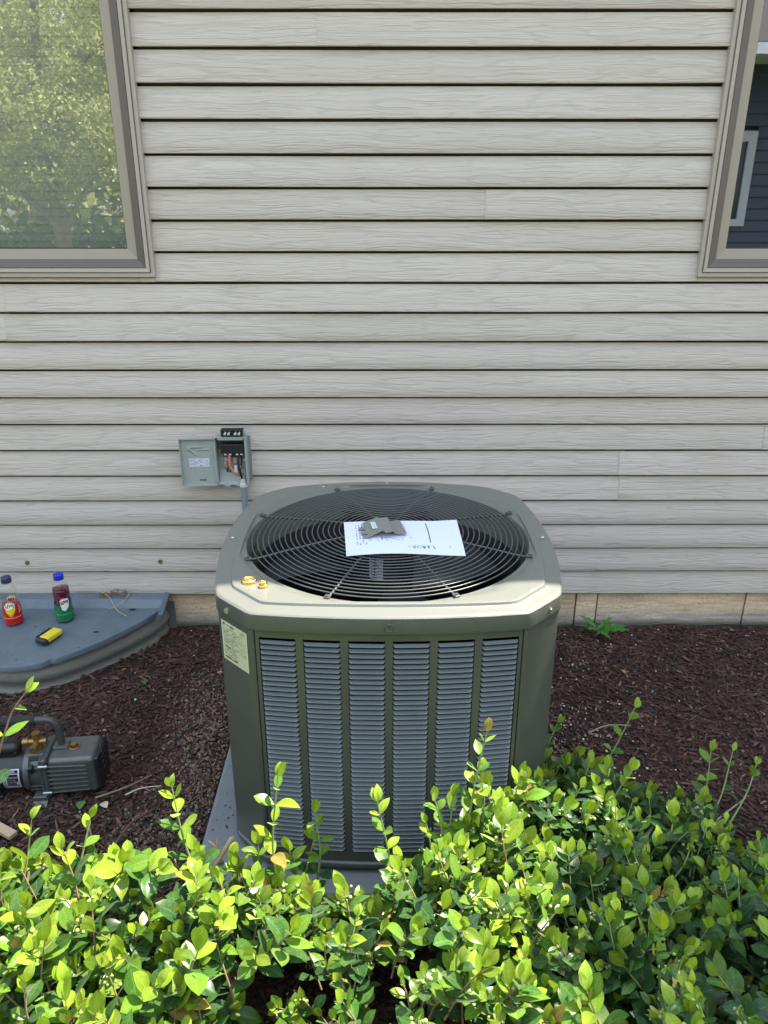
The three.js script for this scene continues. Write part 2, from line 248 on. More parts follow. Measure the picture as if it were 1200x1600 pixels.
    part('pane', new THREE.PlaneGeometry(x1 - x0 - 2 * i, y1 - y0 - 2 * i).translate((x0 + x1) / 2, (y0 + y1) / 2, -0.018), glass, w);
    if (x0 < 0) for (let k = 0; k < 44; k++) part('blind_slat', T(box(x1 - x0 - 2 * i - 0.02, 0.0012, 0.038), (x0 + x1) / 2, 1.50 + k * 0.027, -0.09, 1.51), blindM, w);
  }
  // two rusty screw heads in the siding
  for (const [x, y] of [[-1.4166, 0.2982], [-0.8852, 0.3028]]) part('screw_head', T(cyl(0.008, 0.009, 0.004, 12), x, y, -0.0015, Math.PI / 2), std([0.16, 0.09, 0.04], 0.8), house);
}

// ---------------------------------------------------------------- the condensing unit
const CX = 0.016, CZ = 0.861;
const unitPaintLit = phy([0.136, 0.140, 0.122], 0.36, { clearcoat: 0.35, clearcoatRoughness: 0.25, bumpMap: speckle.clone(), bumpScale: 0.00012 }); unitPaintLit.bumpMap.repeat.set(6, 6);  // same coat as the sides, lightened to look lit on top
const unitPaintShaded = phy([0.074, 0.082, 0.066], 0.34, { map: grimeMap, clearcoat: 0.3, clearcoatRoughness: 0.25 });  // same coat darkened: shade of the upright faces put into the colour
const blackM = std([0.012, 0.013, 0.015], 0.6), steelM = std([0.45, 0.45, 0.44], 0.35, { metalness: 0.9 });
const ac = thing('air_conditioner', 'grey green outdoor air conditioner with round fan grille on a pad', 'air conditioner', [CX, 0, CZ]);
{
  // the outline of the cabinet seen from above, with bowed sides and rounded corners
  const bow = (a, b, h, n = 14) => { const o = []; for (let i = 0; i < n; i++) { const t = i / n, s = 4 * t * (1 - t), dx = b[0] - a[0], dz = b[1] - a[1], l = Math.hypot(dx, dz); o.push([lerp(a[0], b[0], t) + h * s * dz / l, lerp(a[1], b[1], t) - h * s * dx / l]); } return o; };
  const c = [[-0.312, 0.428], [0.312, 0.428], [0.402, 0.338], [0.406, -0.31], [0.316, -0.395], [-0.316, -0.395], [-0.406, -0.31], [-0.402, 0.338]];
  const hs = [0.022, 0.0, 0.037, 0.004, 0.052, 0.004, 0.037, 0.0];
  let poly = []; for (let i = 0; i < 8; i++) { const b = bow(c[i], c[(i + 1) % 8], -hs[i]); poly.push(...b); }
  // round the corners a little
  for (let it = 0; it < 1; it++) poly = poly.map((p, i) => { const a = poly[(i + poly.length - 1) % poly.length], b = poly[(i + 1) % poly.length]; return [p[0] * 0.7 + 0.15 * (a[0] + b[0]), p[1] * 0.7 + 0.15 * (a[1] + b[1])]; });
  const rho = th => { const dx = Math.sin(th), dz = Math.cos(th); let best = 0; for (let i = 0; i < poly.length; i++) { const a = poly[i], b = poly[(i + 1) % poly.length], ex = b[0] - a[0], ez = b[1] - a[1], den = dx * ez - dz * ex; if (Math.abs(den) < 1e-9) continue; const t = (a[0] * ez - a[1] * ex) / den, s = (a[0] * dz - a[1] * dx) / den; if (t > 0 && s >= -1e-6 && s <= 1 + 1e-6) best = Math.max(best, t); } return best; };
  const N = 240, RH = []; for (let i = 0; i <= N; i++) RH.push(rho(i / N * Math.PI * 2));
  const RO = 0.377, DK = 0.790;
  function loft(rings) { return grid(N, rings.length - 1, (u, v, i, j) => { const [y, inset, k] = rings[j], th = i / N * Math.PI * 2, r = lerp(RH[i] - inset, k ? rings[j][3] : 0, k || 0); return [r * Math.sin(th), y, r * Math.cos(th), u * 6, v]; }, true); }
  // the cap: skirt, rolled edge, sloping rim, a pressed step, the deck and the lip round the opening
  const skirt = loft([[0.752, 0.0035], [0.7475, 0.0015], [0.7468, 0.0002], [0.748, -0.0004], [0.752, -0.0004], [0.784, 0.0008], [0.7862, 0.0014]]);
  const cap = loft([[0.7862, 0.0014], [0.7886, 0.0032], [0.7898, 0.0062], [0.7905, 0.011], [0.7912, 0.016], [0.7925, 0.040], [0.7932, 0.0425], [0.7985, 0.0455], [0.7992, 0.049], [0.7990, 0.058],
    [0.798, 0.05, 0.6, 0.402], [0.797, 0.05, 1, 0.402], [0.7935, 0.05, 1, 0.398], [0.7915, 0.05, 1, 0.394], [0.7905, 0.05, 1, 0.388], [0.790, 0.05, 1, 0.382], [0.788, 0.05, 1, 0.3785], [0.784, 0.05, 1, 0.377], [0.70, 0.05, 1, 0.372]]);
  // the deck ring is clipped to where the outline leaves room for it
  { const p = cap.attributes.position; for (let j = 10; j < 17; j++) for (let i = 0; i <= N; i++) { const k = j * (N + 1) + i, r = Math.hypot(p.getX(k), p.getZ(k)), lim = RH[i] - 0.058 + 0, m = Math.max(0.379 + (16 - j) * 0.0012, Math.min(r, lim)); p.setX(k, p.getX(k) * m / r); p.setZ(k, p.getZ(k) * m / r); } cap.computeVertexNormals(); }
  const top = part('top_cover', crease(cap, 0.7), unitPaintLit, ac); part('cover_skirt', crease(skirt, 0.7), unitPaintShaded, ac);
  // a round pressed emblem on the front of the skirt, screws on the chamfers
  part('emblem', [T(new THREE.TorusGeometry(0.0085, 0.0016, 8, 28), 0, 0.7655, 0.4508), T(cyl(0.0075, 0.008, 0.003, 24), 0, 0.7655, 0.4500, Math.PI / 2), T(box(0.006, 0.0015, 0.0012), 0, 0.767, 0.4518, 0, 0, 0.8)], unitPaintShaded, top);
  for (const s of [-1, 1]) part('screw', [T(cyl(0.0045, 0.0055, 0.004, 6), s * 0.3695, 0.766, 0.3735, Math.PI / 2, s * Math.PI / 4, 0), T(cyl(0.0080, 0.0080, 0.0015, 16), s * 0.3685, 0.766, 0.3725, Math.PI / 2, s * Math.PI / 4, 0)], steelM, top);
  for (const [x, z] of [[-0.2, -0.37], [0.0, -0.40], [-0.415, 0.03], [0.415, 0.03], [0.33, 0.33]]) part('screw', [cyl(0.003, 0.0045, 0.003, 8, x, 0.7995, z)], steelM, top);
  // corner posts
  function sweep(pts, y0, y1, t = 0.0015) { const n = pts.length - 1; return grid(n, 1, (u, v, i, j) => [pts[i][0], j ? y1 : y0, pts[i][1], u, v]); }
  function fillet(P, r, n = 5) { const o = [P[0]]; for (let i = 1; i + 1 < P.length; i++) { const [a, b, d] = [P[i - 1], P[i], P[i + 1]], la = Math.hypot(a[0] - b[0], a[1] - b[1]), lb = Math.hypot(d[0] - b[0], d[1] - b[1]), k = Math.min(r, la * 0.45, lb * 0.45), p = [b[0] + (a[0] - b[0]) * k / la, b[1] + (a[1] - b[1]) * k / la], q = [b[0] + (d[0] - b[0]) * k / lb, b[1] + (d[1] - b[1]) * k / lb]; for (let m = 0; m <= n; m++) { const t = m / n; o.push([(1 - t) ** 2 * p[0] + 2 * t * (1 - t) * b[0] + t * t * q[0], (1 - t) ** 2 * p[1] + 2 * t * (1 - t) * b[1] + t * t * q[1]]); } } o.push(P[P.length - 1]); return o; }
  const PB = 0.082, PT = 0.7445;
  for (const [sx, sz] of [[-1, 1], [1, 1], [1, -1], [-1, -1]]) {
    const P = sz > 0 ? [[0.3025, 0.412], [0.3025, 0.4225], [0.3105, 0.4235], [0.3985, 0.3355], [0.4025, 0.318], [0.391, 0.312]] : [[0.304, -0.38], [0.304, -0.394], [0.314, -0.3905], [0.402, -0.308], [0.405, -0.295], [0.392, -0.29]];
    const F = fillet(P, 0.010).map(p => [p[0] * sx, p[1]]); let g = grid(F.length - 1, 1, (u, v, i, j) => [F[i][0], j ? PT : PB, F[i][1], u, v]); if ((sx > 0) !== (sz > 0)) g = flip(g);
    const post = part('corner_post', crease(g, 0.8), unitPaintShaded, ac);
    if (sx < 0 && sz > 0) {
      const lab = canvasTex(384, 512, (x, w, h) => { x.fillStyle = '#b3b595'; x.fillRect(0, 0, w, h); x.strokeStyle = '#c2c4aa'; x.lineWidth = 14; x.strokeRect(0, 0, w, h); const r = rng(5), bar = (a, b, c, d, k = '#4c5040') => { x.fillStyle = k; x.fillRect(a, b, c, d); };
        x.fillStyle = '#15180f'; x.beginPath(); x.ellipse(40, 36, 14, 18, 0, 0, 7); x.fill(); bar(70, 34, 52, 9, '#1d2016'); bar(134, 24, 18, 30, '#33372a'); bar(158, 22, 16, 32, '#1d2016'); bar(180, 24, 12, 30, '#33372a');
        bar(280, 26, 80, 6, '#33372a'); bar(280, 56, 80, 6, '#33372a'); bar(300, 40, 46, 7);
        for (let i = 0; i < 24; i++) { const yy = 76 + i * 16.4, lft = yy < 470; if (lft) for (let q = 24; q < 210;) { const L = 8 + r() * 40; if (r() < 0.75) bar(q, yy, L, 6 + r() * 3, r() < 0.2 ? '#23261c' : '#60644f'); q += L + 7; } if (yy < 340) for (let q = 236; q < 350;) { const L = 8 + r() * 30; if (r() < 0.6) bar(q, yy, L, 6, r() < 0.15 ? '#23261c' : '#6a6e58'); q += L + 8; } }
        bar(24, 208, 190, 5, '#33372a'); bar(40, 318, 80, 14, '#23261c'); bar(24, 462, 190, 16, '#3a3d30'); bar(228, 76, 4, 380, '#80846c'); });
      const a = new THREE.Vector3(-0.3965, 0, 0.3376), b = new THREE.Vector3(-0.3115, 0, 0.4226), yaw = Math.atan2(-(b.z - a.z), b.x - a.x), mid = a.clone().lerp(b, 0.49), nrm = new THREE.Vector3(Math.sin(yaw), 0, Math.cos(yaw));
      part('data_label', box(0.099, 0.105, 0.0006), [0, 1, 2, 3, 4, 5].map(k => k === 4 ? phy([1, 1, 1], 0.4, { map: lab }) : std([0.6, 0.6, 0.5], 0.5)), post, { p: [mid.x + nrm.x * 0.0012, 0.677, mid.z + nrm.z * 0.0012], r: [0, yaw, 0] });
    }
  }
  // the louvred front: bowed strips round six openings, every louvre a piece of its own
  const fz = x => 0.4435 - 0.022 * (x / 0.3) ** 2, strip = (x0, x1, y0, y1) => { const n = Math.max(2, Math.ceil((x1 - x0) / 0.025)); const f = grid(n, 1, (u, v, i, j) => { const x = lerp(x0, x1, u); return [x, lerp(y0, y1, v), fz(x), x, lerp(y0, y1, v)]; }), b = flip(grid(n, 1, (u, v) => { const x = lerp(x0, x1, u); return [x, lerp(y0, y1, v), fz(x) - 0.004]; }));
    const e = []; const q = (p) => { const g = new THREE.BufferGeometry(); g.setAttribute('position', new THREE.Float32BufferAttribute(p, 3)); g.computeVertexNormals(); return g; };
    for (const x of [x0, x1]) e.push(q([x, y0, fz(x), x, y1, fz(x), x, y1, fz(x) - 0.004, x, y0, fz(x), x, y1, fz(x) - 0.004, x, y0, fz(x) - 0.004]));
    return [f, b, ...e]; };
  const edges = [-0.3005]; for (let k = 0; k < 6; k++) { const m = (k - 2.5) * 0.1002; edges.push(m - 0.0417, m + 0.0417); } edges.push(0.3005);
  const LB = 0.118, LT = 0.727, front = [...strip(-0.3005, 0.3005, LT, PT), ...strip(-0.3005, 0.3005, PB, LB)];
  for (let k = 0; k < 7; k++) front.push(...strip(edges[2 * k], edges[2 * k + 1], LB, LT));
  const panel = part('front_panel', front, unitPaintShaded, ac);
  const slatProf = [[-0.0052, -0.0012], [-0.0040, -0.0014], [-0.0020, -0.0024], [0.0008, -0.0031], [0.0034, -0.0038], [0.0046, -0.0050], [0.0036, -0.0062], [0.0000, -0.0054], [-0.0038, -0.0034], [-0.0052, -0.0026], [-0.0052, -0.0012]];
  const louverM = phy([0.145, 0.162, 0.166], 0.30, { clearcoat: 0.5, clearcoatRoughness: 0.2 });
  const slat = crease(flip(grid(10, slatProf.length - 1, (u0, v, i, j) => { const u = [0, 0.03, 0.07, 0.2, 0.35, 0.5, 0.65, 0.8, 0.93, 0.97, 1][i], k = [0, 0.6, 1, 1, 1, 1, 1, 1, 1, 0.6, 0][i]; const z = slatProf[j][0]; return [(u - 0.5) * 0.0832, slatProf[j][1] + (1 - k) * 0.002, lerp(-0.0050 + z * 0.1, z, k)]; })), 0.9);
  for (let k = 0; k < 6; k++) { const x = (k - 2.5) * 0.1002, yaw = Math.atan(2 * -0.022 * x / 0.09) ; for (let r = 0; r < 44; r++) part('louver', slat, louverM, panel, { p: [x, LT - 0.0085 - r * 0.01375, fz(x) - 0.0005], r: [0, -yaw, 0] }); }
  // side and back panels: solid rails with joined louvres
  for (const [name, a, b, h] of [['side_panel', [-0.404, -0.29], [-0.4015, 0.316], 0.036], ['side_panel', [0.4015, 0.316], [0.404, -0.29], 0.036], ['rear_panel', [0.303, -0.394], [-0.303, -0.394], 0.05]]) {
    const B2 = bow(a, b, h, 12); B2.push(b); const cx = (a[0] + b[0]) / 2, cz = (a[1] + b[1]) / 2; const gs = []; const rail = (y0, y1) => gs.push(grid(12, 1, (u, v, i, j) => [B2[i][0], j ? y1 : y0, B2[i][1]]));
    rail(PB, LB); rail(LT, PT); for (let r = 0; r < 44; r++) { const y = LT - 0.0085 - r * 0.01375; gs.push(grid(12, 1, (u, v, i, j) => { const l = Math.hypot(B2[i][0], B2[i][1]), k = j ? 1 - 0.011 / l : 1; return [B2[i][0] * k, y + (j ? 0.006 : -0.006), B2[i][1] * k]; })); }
    part(name, gs, unitPaintShaded, ac);
  }
  // inside: coil, floor pan, motor, fan
  const coil = loft([[0.085, 0.035], [0.70, 0.035]]); part('coil', coil, std([0.016, 0.020, 0.026], 0.55), ac);
  part('base_pan', [loft([[0.066, 0.02], [0.066, 0.002], [0.074, 0.0], [0.086, 0.003], [0.086, 0.03]]), new THREE.CylinderGeometry(0.37, 0.37, 0.006, 40).translate(0, 0.09, 0)], unitPaintShaded, ac);
  for (const [x, z] of [[-0.3, 0.33], [0.3, 0.33], [0.3, -0.33], [-0.3, -0.33]]) part('foot', cyl(0.03, 0.035, 0.016, 16, x, 0.058, z), blackM, ac);
  part('shroud', new THREE.CylinderGeometry(0.372, 0.36, 0.12, 64, 1, true).translate(0, 0.64, 0), std([0.02, 0.022, 0.024], 0.5, { side: THREE.DoubleSide }), ac);
  part('blower_deck', new THREE.RingGeometry(0.36, 0.39, 64).rotateX(-Math.PI / 2).translate(0, 0.585, 0), blackM, ac);
  const fan = sub('fan', ac); const bladeM = phy([0.02, 0.023, 0.026], 0.35, { side: THREE.DoubleSide });
  for (let k = 0; k < 3; k++) part('fan_blade', T(grid(8, 8, (u, v) => { const r = lerp(0.07, 0.345, v), a = lerp(-0.42, 0.42, u) * lerp(1.0, 1.1, v) + 0.25 * v; return [r * Math.cos(a), 0.655 + 0.05 * (u - 0.5) * lerp(1.3, 0.8, v) + 0.012 * Math.sin(u * 3.1), -r * Math.sin(a)]; }), 0, 0, 0, 0, 2.62 + k * Math.PI * 2 / 3), bladeM, fan);
  part('hub', cyl(0.075, 0.06, 0.03, 24, 0, 0.655, 0), blackM, fan);
  const motorLab = canvasTex(64, 128, (x, w, h) => { x.fillStyle = '#d8d4dc'; x.fillRect(0, 0, w, h); x.fillStyle = '#40384a'; const r = rng(3); for (let i = 0; i < 14; i++) x.fillRect(6, 8 + i * 8.5, 14 + r() * 36, 3); x.fillRect(24, 4, 5, 120); });
  const motor = part('motor', [cyl(0.07, 0.074, 0.10, 32, 0, 0.735, 0), cyl(0.05, 0.07, 0.008, 32, 0, 0.789, 0)], phy([0.02, 0.022, 0.026], 0.35), ac);
  part('motor_label', new THREE.CylinderGeometry(0.0748, 0.0748, 0.06, 12, 1, true, -0.72, 0.55).translate(0, 0.722, 0), std([0.8, 0.8, 0.82], 0.6, { map: motorLab }), motor);
  // the guard
  const wire = phy([0.055, 0.062, 0.06], 0.36, { clearcoat: 0.3, clearcoatRoughness: 0.3 }), domeY = r => 0.792 + 0.022 * (1 - (r / 0.377) ** 2);
  const guard = sub('fan_guard', ac);
  for (let k = 0; k < 22; k++) { const r = 0.364 - k * 0.01455; part('guard_ring', new THREE.TorusGeometry(r, 0.0018, 6, Math.max(32, Math.round(r * 300))).rotateX(Math.PI / 2).translate(0, domeY(r), 0), wire, guard); }
  for (let k = 0; k < 8; k++) {
    const a = Math.PI / 8 + k * Math.PI / 4 + 0.02, pts = []; for (let i = 0; i <= 8; i++) { const r = lerp(0.04, 0.386, i / 8); pts.push([r * Math.sin(a), domeY(r) - 0.0035 + (i === 8 ? 0.003 : 0), r * Math.cos(a)]); }
    part('guard_spoke', [tube(pts, 0.0031, 7, 16), T(rbox(0.014, 0.005, 0.016, 0.0015), 0.386 * Math.sin(a), 0.7945, 0.386 * Math.cos(a), 0, a, 0), cyl(0.0035, 0.004, 0.004, 8, 0.388 * Math.sin(a), 0.798, 0.388 * Math.cos(a))], wire, guard);
  }
  part('guard_hub', cyl(0.05, 0.05, 0.004, 32, 0, domeY(0) - 0.004, 0), wire, guard);
}
// the pad under it
{
  const m = std([0.20, 0.215, 0.235], 0.55, { map: grimeMap, bumpMap: speckle, bumpScale: 0.0006 });
  const g = rbox(0.985, 0.062, 0.965, 0.012, 0, 0, 0, 3);
  tag(part('equipment_pad', g, m, scene, { p: [0.012, 0.019, 0.886] }), 'blue grey plastic pad lying under the air conditioner', 'pad');
}
// things lying on the unit
const domeTop = (x, z) => { const r = Math.hypot(x - CX, z - CZ); return 0.7945 + 0.022 * (1 - (r / 0.377) ** 2); };
{
  const map = canvasTex(1024, 768, (x, w, h) => { x.fillStyle = '#f3f4f8'; x.fillRect(0, 0, w, h); const r = rng(9);
    x.fillStyle = '#7d8496'; for (let c = 0; c < 4; c++) for (let q = 60; q < 560;) { const L = 6 + r() * 26; if (r() < 0.7) x.fillRect(100 + c * 26, q, 9, L); q += L + 7; }
    for (let l = 0; l < 3; l++) for (let q = 200; q < 600;) { const L = 8 + r() * 36; if (r() < 0.7) x.fillRect(q, 420 + l * 26, L, 10); q += L + 10; }
    x.fillStyle = '#2c3140'; x.fillRect(318, 400, 6, 80);
    x.strokeStyle = '#39404f'; x.lineWidth = 9; x.lineCap = 'round'; x.beginPath(); x.moveTo(733, 70); x.quadraticCurveTo(748, 250, 742, 515); x.stroke();
    x.lineWidth = 7; const s = (...p) => { x.beginPath(); x.moveTo(p[0], p[1]); for (let i = 2; i < p.length; i += 2) x.lineTo(p[i], p[i + 1]); x.stroke(); };
    s(760, 590, 768, 655); s(724, 585, 718, 640, 708, 590); s(690, 590, 678, 650, 664, 596, 690, 630); x.beginPath(); x.arc(640, 620, 22, 0.6, 5.4); x.stroke(); s(600, 590, 596, 650, 576, 610); x.lineWidth = 4; s(540, 600, 556, 640); s(905, 580, 908, 610); });
  const C = [[-0.104, 0.833], [0.206, 0.823], [0.211, 1.029], [-0.088, 1.043]];
  const P = (u, v) => { const a = [lerp(C[0][0], C[1][0], u), lerp(C[0][1], C[1][1], u)], b = [lerp(C[3][0], C[2][0], u), lerp(C[3][1], C[2][1], u)]; return [lerp(a[0], b[0], v), lerp(a[1], b[1], v)]; };
  const lift = (x, z, u, v) => domeTop(x, z) + 0.004 + 0.006 * Math.max(0, u - 0.8) * 5 * (1 - v) + 0.003 * Math.sin(u * 5) * v;
  const topG = flip(grid(24, 16, (u, v) => { const [x, z] = P(u, v); return [x, lift(x, z, u, v), z, u, 1 - v]; })), botG = grid(24, 16, (u, v) => { const [x, z] = P(u, v); return [x, lift(x, z, u, v) - 0.0006, z, 0.02, 0.98]; });
  tag(part('paper_sheet', [topG, botG], new THREE.MeshStandardMaterial({ map, roughness: 0.8, color: lin(0.66, 0.70, 0.78) })), 'white printed sheet of paper lying on the fan grille', 'paper');
  // the bent metal plate with tabs
  const plate = thing('metal_plate', 'bent grey metal cover plate with notched edge lying on the paper', 'plate', [-0.003, domeTop(0, 0.9) + 0.006, 0.902], 0.17); plate.scale.set(0.84, 0.72, 0.86);
  const sh = new THREE.Shape(); const q = [[-0.064, -0.052], [-0.064, -0.038], [-0.048, -0.038], [-0.048, -0.024], [-0.066, -0.024], [-0.066, -0.006], [-0.05, -0.006], [-0.05, 0.008], [-0.066, 0.008], [-0.066, 0.03], [-0.05, 0.034], [-0.048, 0.062], [0.038, 0.052], [0.038, 0.058], [0.074, 0.058], [0.074, -0.05], [0.036, -0.05], [0.034, -0.062], [0.004, -0.062], [0.002, -0.052]]; q.forEach((p, i) => i ? sh.lineTo(...p) : sh.moveTo(...p)); sh.closePath(); const hl = new THREE.Path(); hl.absarc(-0.056, 0.0, 0.0001, 0, 7); 
  let g = new THREE.ExtrudeGeometry(sh, { depth: 0.0015, bevelEnabled: false, steps: 1 }); g = new THREE.ShapeGeometry(sh, 4);
  // finely divided so that the raised fold stays crisp
  const pts = []; const inside = (x, y) => { let k = false; for (let i = 0, j = q.length - 1; i < q.length; j = i++) if ((q[i][1] > y) !== (q[j][1] > y) && x < (q[j][0] - q[i][0]) * (y - q[i][1]) / (q[j][1] - q[i][1]) + q[i][0]) k = !k; return k; };
  const nx = 70, ny = 62, v = [], hgt = x => 0.004 + 0.020 * sstep(-0.06, 0.0, x) - 0.016 * sstep(0.03, 0.042, x) + 0.003 * Math.exp(-((x + 0.003) ** 2) / 0.00004) + 0.003 * Math.exp(-((x - 0.026) ** 2) / 0.00003);
  for (let i = 0; i < nx; i++) for (let j = 0; j < ny; j++) { const x0 = -0.07 + 0.146 * i / nx, x1 = -0.07 + 0.146 * (i + 1) / nx, y0 = -0.064 + 0.128 * j / ny, y1 = -0.064 + 0.128 * (j + 1) / ny; if (!inside((x0 + x1) / 2, (y0 + y1) / 2)) continue; const A = [x0, hgt(x0), -y0], B = [x1, hgt(x1), -y0], Cc = [x1, hgt(x1), -y1], D = [x0, hgt(x0), -y1]; v.push(...A, ...B, ...Cc, ...A, ...Cc, ...D); const t = -0.0016, dn = p => [p[0], p[1] + t, p[2]]; v.push(...dn(A), ...dn(Cc), ...dn(B), ...dn(A), ...dn(D), ...dn(Cc));
    if (!inside((x0 + x1) / 2, y0 - 0.001)) v.push(...A, ...dn(A), ...dn(B), ...A, ...dn(B), ...B); if (!inside(x0 - 0.001, (y0 + y1) / 2)) v.push(...A, ...D, ...dn(D), ...A, ...dn(D), ...dn(A)); if (!inside(x1 + 0.001, (y0 + y1) / 2)) v.push(...B, ...dn(B), ...dn(Cc), ...B, ...dn(Cc), ...Cc); }
  const pg = new THREE.BufferGeometry(); pg.setAttribute('position', new THREE.Float32BufferAttribute(v, 3)); pg.computeVertexNormals();
  part('plate_body', crease(mergeVertices(pg), 0.7), std([0.23, 0.235, 0.215], 0.45, { metalness: 0.35, side: THREE.DoubleSide }), plate);
  const pl = canvasTex(64, 96, (x, w, h) => { x.fillStyle = '#dfe6ee'; x.fillRect(0, 0, w, h); x.fillStyle = '#8a929c'; const r = rng(2); for (let i = 0; i < 9; i++) x.fillRect(8, 8 + i * 9.5, 20 + r() * 28, 4); });
  part('label', T(new THREE.PlaneGeometry(0.024, 0.052), -0.0165, hgt(-0.0165) + 0.0016, -0.004, -Math.PI / 2 + 0, 0, 0), std([0.85, 0.85, 0.85], 0.6, { map: pl }), plate, { });
  // brass flare caps
  const brass = new THREE.MeshStandardMaterial({ color: lin(0.86, 0.53, 0.15), roughness: 0.28, metalness: 1 });
  const cap = (s) => [new THREE.LatheGeometry([[0, 0], [0.017, 0], [0.0175, 0.002], [0.0175, 0.010], [0.0155, 0.013], [0.0120, 0.0130], [0.0115, 0.010], [0.0085, 0.009], [0.0078, 0.0125], [0.004, 0.0135], [0.003, 0.009], [0, 0.009]].map(p => new THREE.Vector2(p[0] * s, p[1] * s)), 28), cyl(0.0188 * s, 0.0188 * s, 0.006 * s, 6, 0, 0.005 * s, 0)];
  tag(part('brass_cap', cap(1), brass, scene, { p: [-0.313, 0.7935, 1.153] }), 'larger brass hexagonal cap on the left front corner of the unit', 'cap');
  tag(part('brass_cap', [...cap(0.62), new THREE.LatheGeometry([[0.004, 0.006], [0.0075, 0.008], [0.0078, 0.013], [0.006, 0.016], [0.0035, 0.016], [0.003, 0.012]].map(p => new THREE.Vector2(...p)), 20)], brass, scene, { p: [-0.276, 0.797, 1.178] }), 'smaller stepped brass cap nearer the fan grille', 'cap');
}

// ---------------------------------------------------------------- disconnect box on the wall
{
  const boxM = phy([0.355, 0.385, 0.365], 0.45, { map: grimeMap }), inM = phy([0.25, 0.275, 0.275], 0.5, { map: grimeMap });
  const b = thing('disconnect_box', 'open grey electrical disconnect box with wires mounted on the siding', 'electrical box', [-0.560, 0.736, 0]);
  const w = 0.114, h = 0.187, d = 0.042;
  part('housing', [box(w, h, 0.003, 0, 0, 0.0025), box(0.003, h, d, -w / 2, 0, d / 2 + 0.004), box(0.003, h, d, w / 2, 0, d / 2 + 0.004), box(w - 0.003, 0.003, d, 0, h / 2 - 0.0015, d / 2 + 0.004), box(w - 0.003, 0.003, d * 0.8, 0, -h / 2 + 0.0015, d * 0.4 + 0.004), box(0.004, h - 0.006, 0.003, w / 2 - 0.0035, 0, d + 0.001), box(w - 0.02, 0.007, 0.003, 0, h / 2 - 0.0065, d + 0.001),
    T(box(w - 0.006, 0.05, 0.002), 0, -h / 2 + 0.028, 0.012, -0.35)], boxM, b);
  part('wall_gasket', box(w + 0.012, h - 0.02, 0.012, 0.004, 0.004, -0.004), inM, b);
  part('painted_upper_shadow', box(w - 0.006, 0.05, 0.002, 0, h / 2 - 0.03, 0.008), std([0.10, 0.12, 0.10], 0.6), b);  // dark sheet: shade inside the upper box put into its colour
  // the door, swung open to the left
  const door = sub('door', b, [-w / 2 - 0.002, 0, d + 0.002]); door.rotation.y = 0.07;
  part('door_panel', [rbox(0.128, 0.184, 0.003, 0.001, -0.065, 0, -0.004), box(0.128, 0.003, 0.012, -0.065, 0.0905, 0.003), box(0.128, 0.003, 0.012, -0.065, -0.0905, 0.003), box(0.003, 0.178, 0.012, -0.1275, 0, 0.003), T(rbox(0.062, 0.005, 0.006, 0.002), -0.072, 0.058, -0.001), T(rbox(0.044, 0.005, 0.006, 0.002), -0.084, 0.043, -0.001, 0, 0, -0.75), T(rbox(0.022, 0.005, 0.006, 0.002), -0.093, 0.052, -0.001, 0, 0, 0.6), T(rbox(0.046, 0.004, 0.005, 0.0015), -0.044, 0.048, -0.001)], boxM, door);
  const lab = canvasTex(256, 112, (x, W, H) => { x.fillStyle = '#e6e9f2'; x.fillRect(0, 0, W, H); const r = rng(4); x.fillStyle = '#6f7688'; for (let i = 0; i < 7; i++) for (let q = 12; q < 235;) { const L = 8 + r() * 32; if (r() < 0.75) x.fillRect(q, 12 + i * 13, L, 5); q += L + 8; } x.fillStyle = '#3a4050'; x.fillRect(128, 96, 26, 6); });
  part('door_label', T(new THREE.PlaneGeometry(0.074, 0.032), -0.060, -0.002, -0.0018), std([0.7, 0.72, 0.76], 0.6, { map: lab }), door);
  part('latch_slot', rbox(0.026, 0.004, 0.002, 0.0008, -0.052, -0.071, -0.002), blackM, door);
  part('hinge', T(cyl(0.004, 0.004, h - 0.03, 12), 0, 0, 0.001), boxM, b, { p: [-w / 2 - 0.002, 0, d + 0.002] });
  // fuse block with its terminals, wires, knockouts and screws
  part('fuse_block', [rbox(0.086, 0.038, 0.034, 0.003, 0.006, 0.047, 0.024), box(0.012, 0.012, 0.02, -0.026, 0.023, 0.024), box(0.012, 0.012, 0.02, 0.002, 0.023, 0.024), box(0.012, 0.012, 0.02, 0.03, 0.023, 0.024)], std([0.012, 0.012, 0.014], 0.45), b);
  for (const x of [-0.022, -0.004, 0.022, 0.038]) part('terminal', rbox(0.010, 0.006, 0.008, 0.0012, x, 0.0265, 0.038), std([0.75, 0.74, 0.7], 0.3, { metalness: 0.8 }), b);
  const wire = (pts, r, c, n) => part(n ?? 'wire', tube(pts, r, 8, 30), std(c, 0.45), b);
  wire([[-0.006, 0.026, 0.036], [-0.008, 0.0, 0.038], [-0.006, -0.025, 0.040], [0.008, -0.045, 0.038], [0.028, -0.06, 0.03]], 0.0034, [0.62, 0.17, 0.17]);
  wire([[-0.012, 0.024, 0.034], [-0.013, -0.005, 0.034], [-0.010, -0.03, 0.033], [-0.018, -0.045, 0.02]], 0.003, [0.6, 0.12, 0.12]);
  wire([[0.022, 0.026, 0.036], [0.024, 0.0, 0.042], [0.028, -0.04, 0.042], [0.034, -0.072, 0.036], [0.037, -0.092, 0.032]], 0.0034, [0.012, 0.012, 0.014]);
  wire([[0.038, 0.026, 0.045], [0.036, 0.0, 0.03], [0.03, -0.02, 0.02]], 0.003, [0.02, 0.02, 0.02]);
  wire([[0.038, -0.088, 0.032], [0.049, -0.06, 0.04], [0.047, -0.03, 0.038], [0.036, -0.022, 0.035], [0.029, -0.03, 0.032], [0.034, -0.06, 0.03], [0.040, -0.05, 0.032]], 0.0022, [0.03, 0.11, 0.07]);
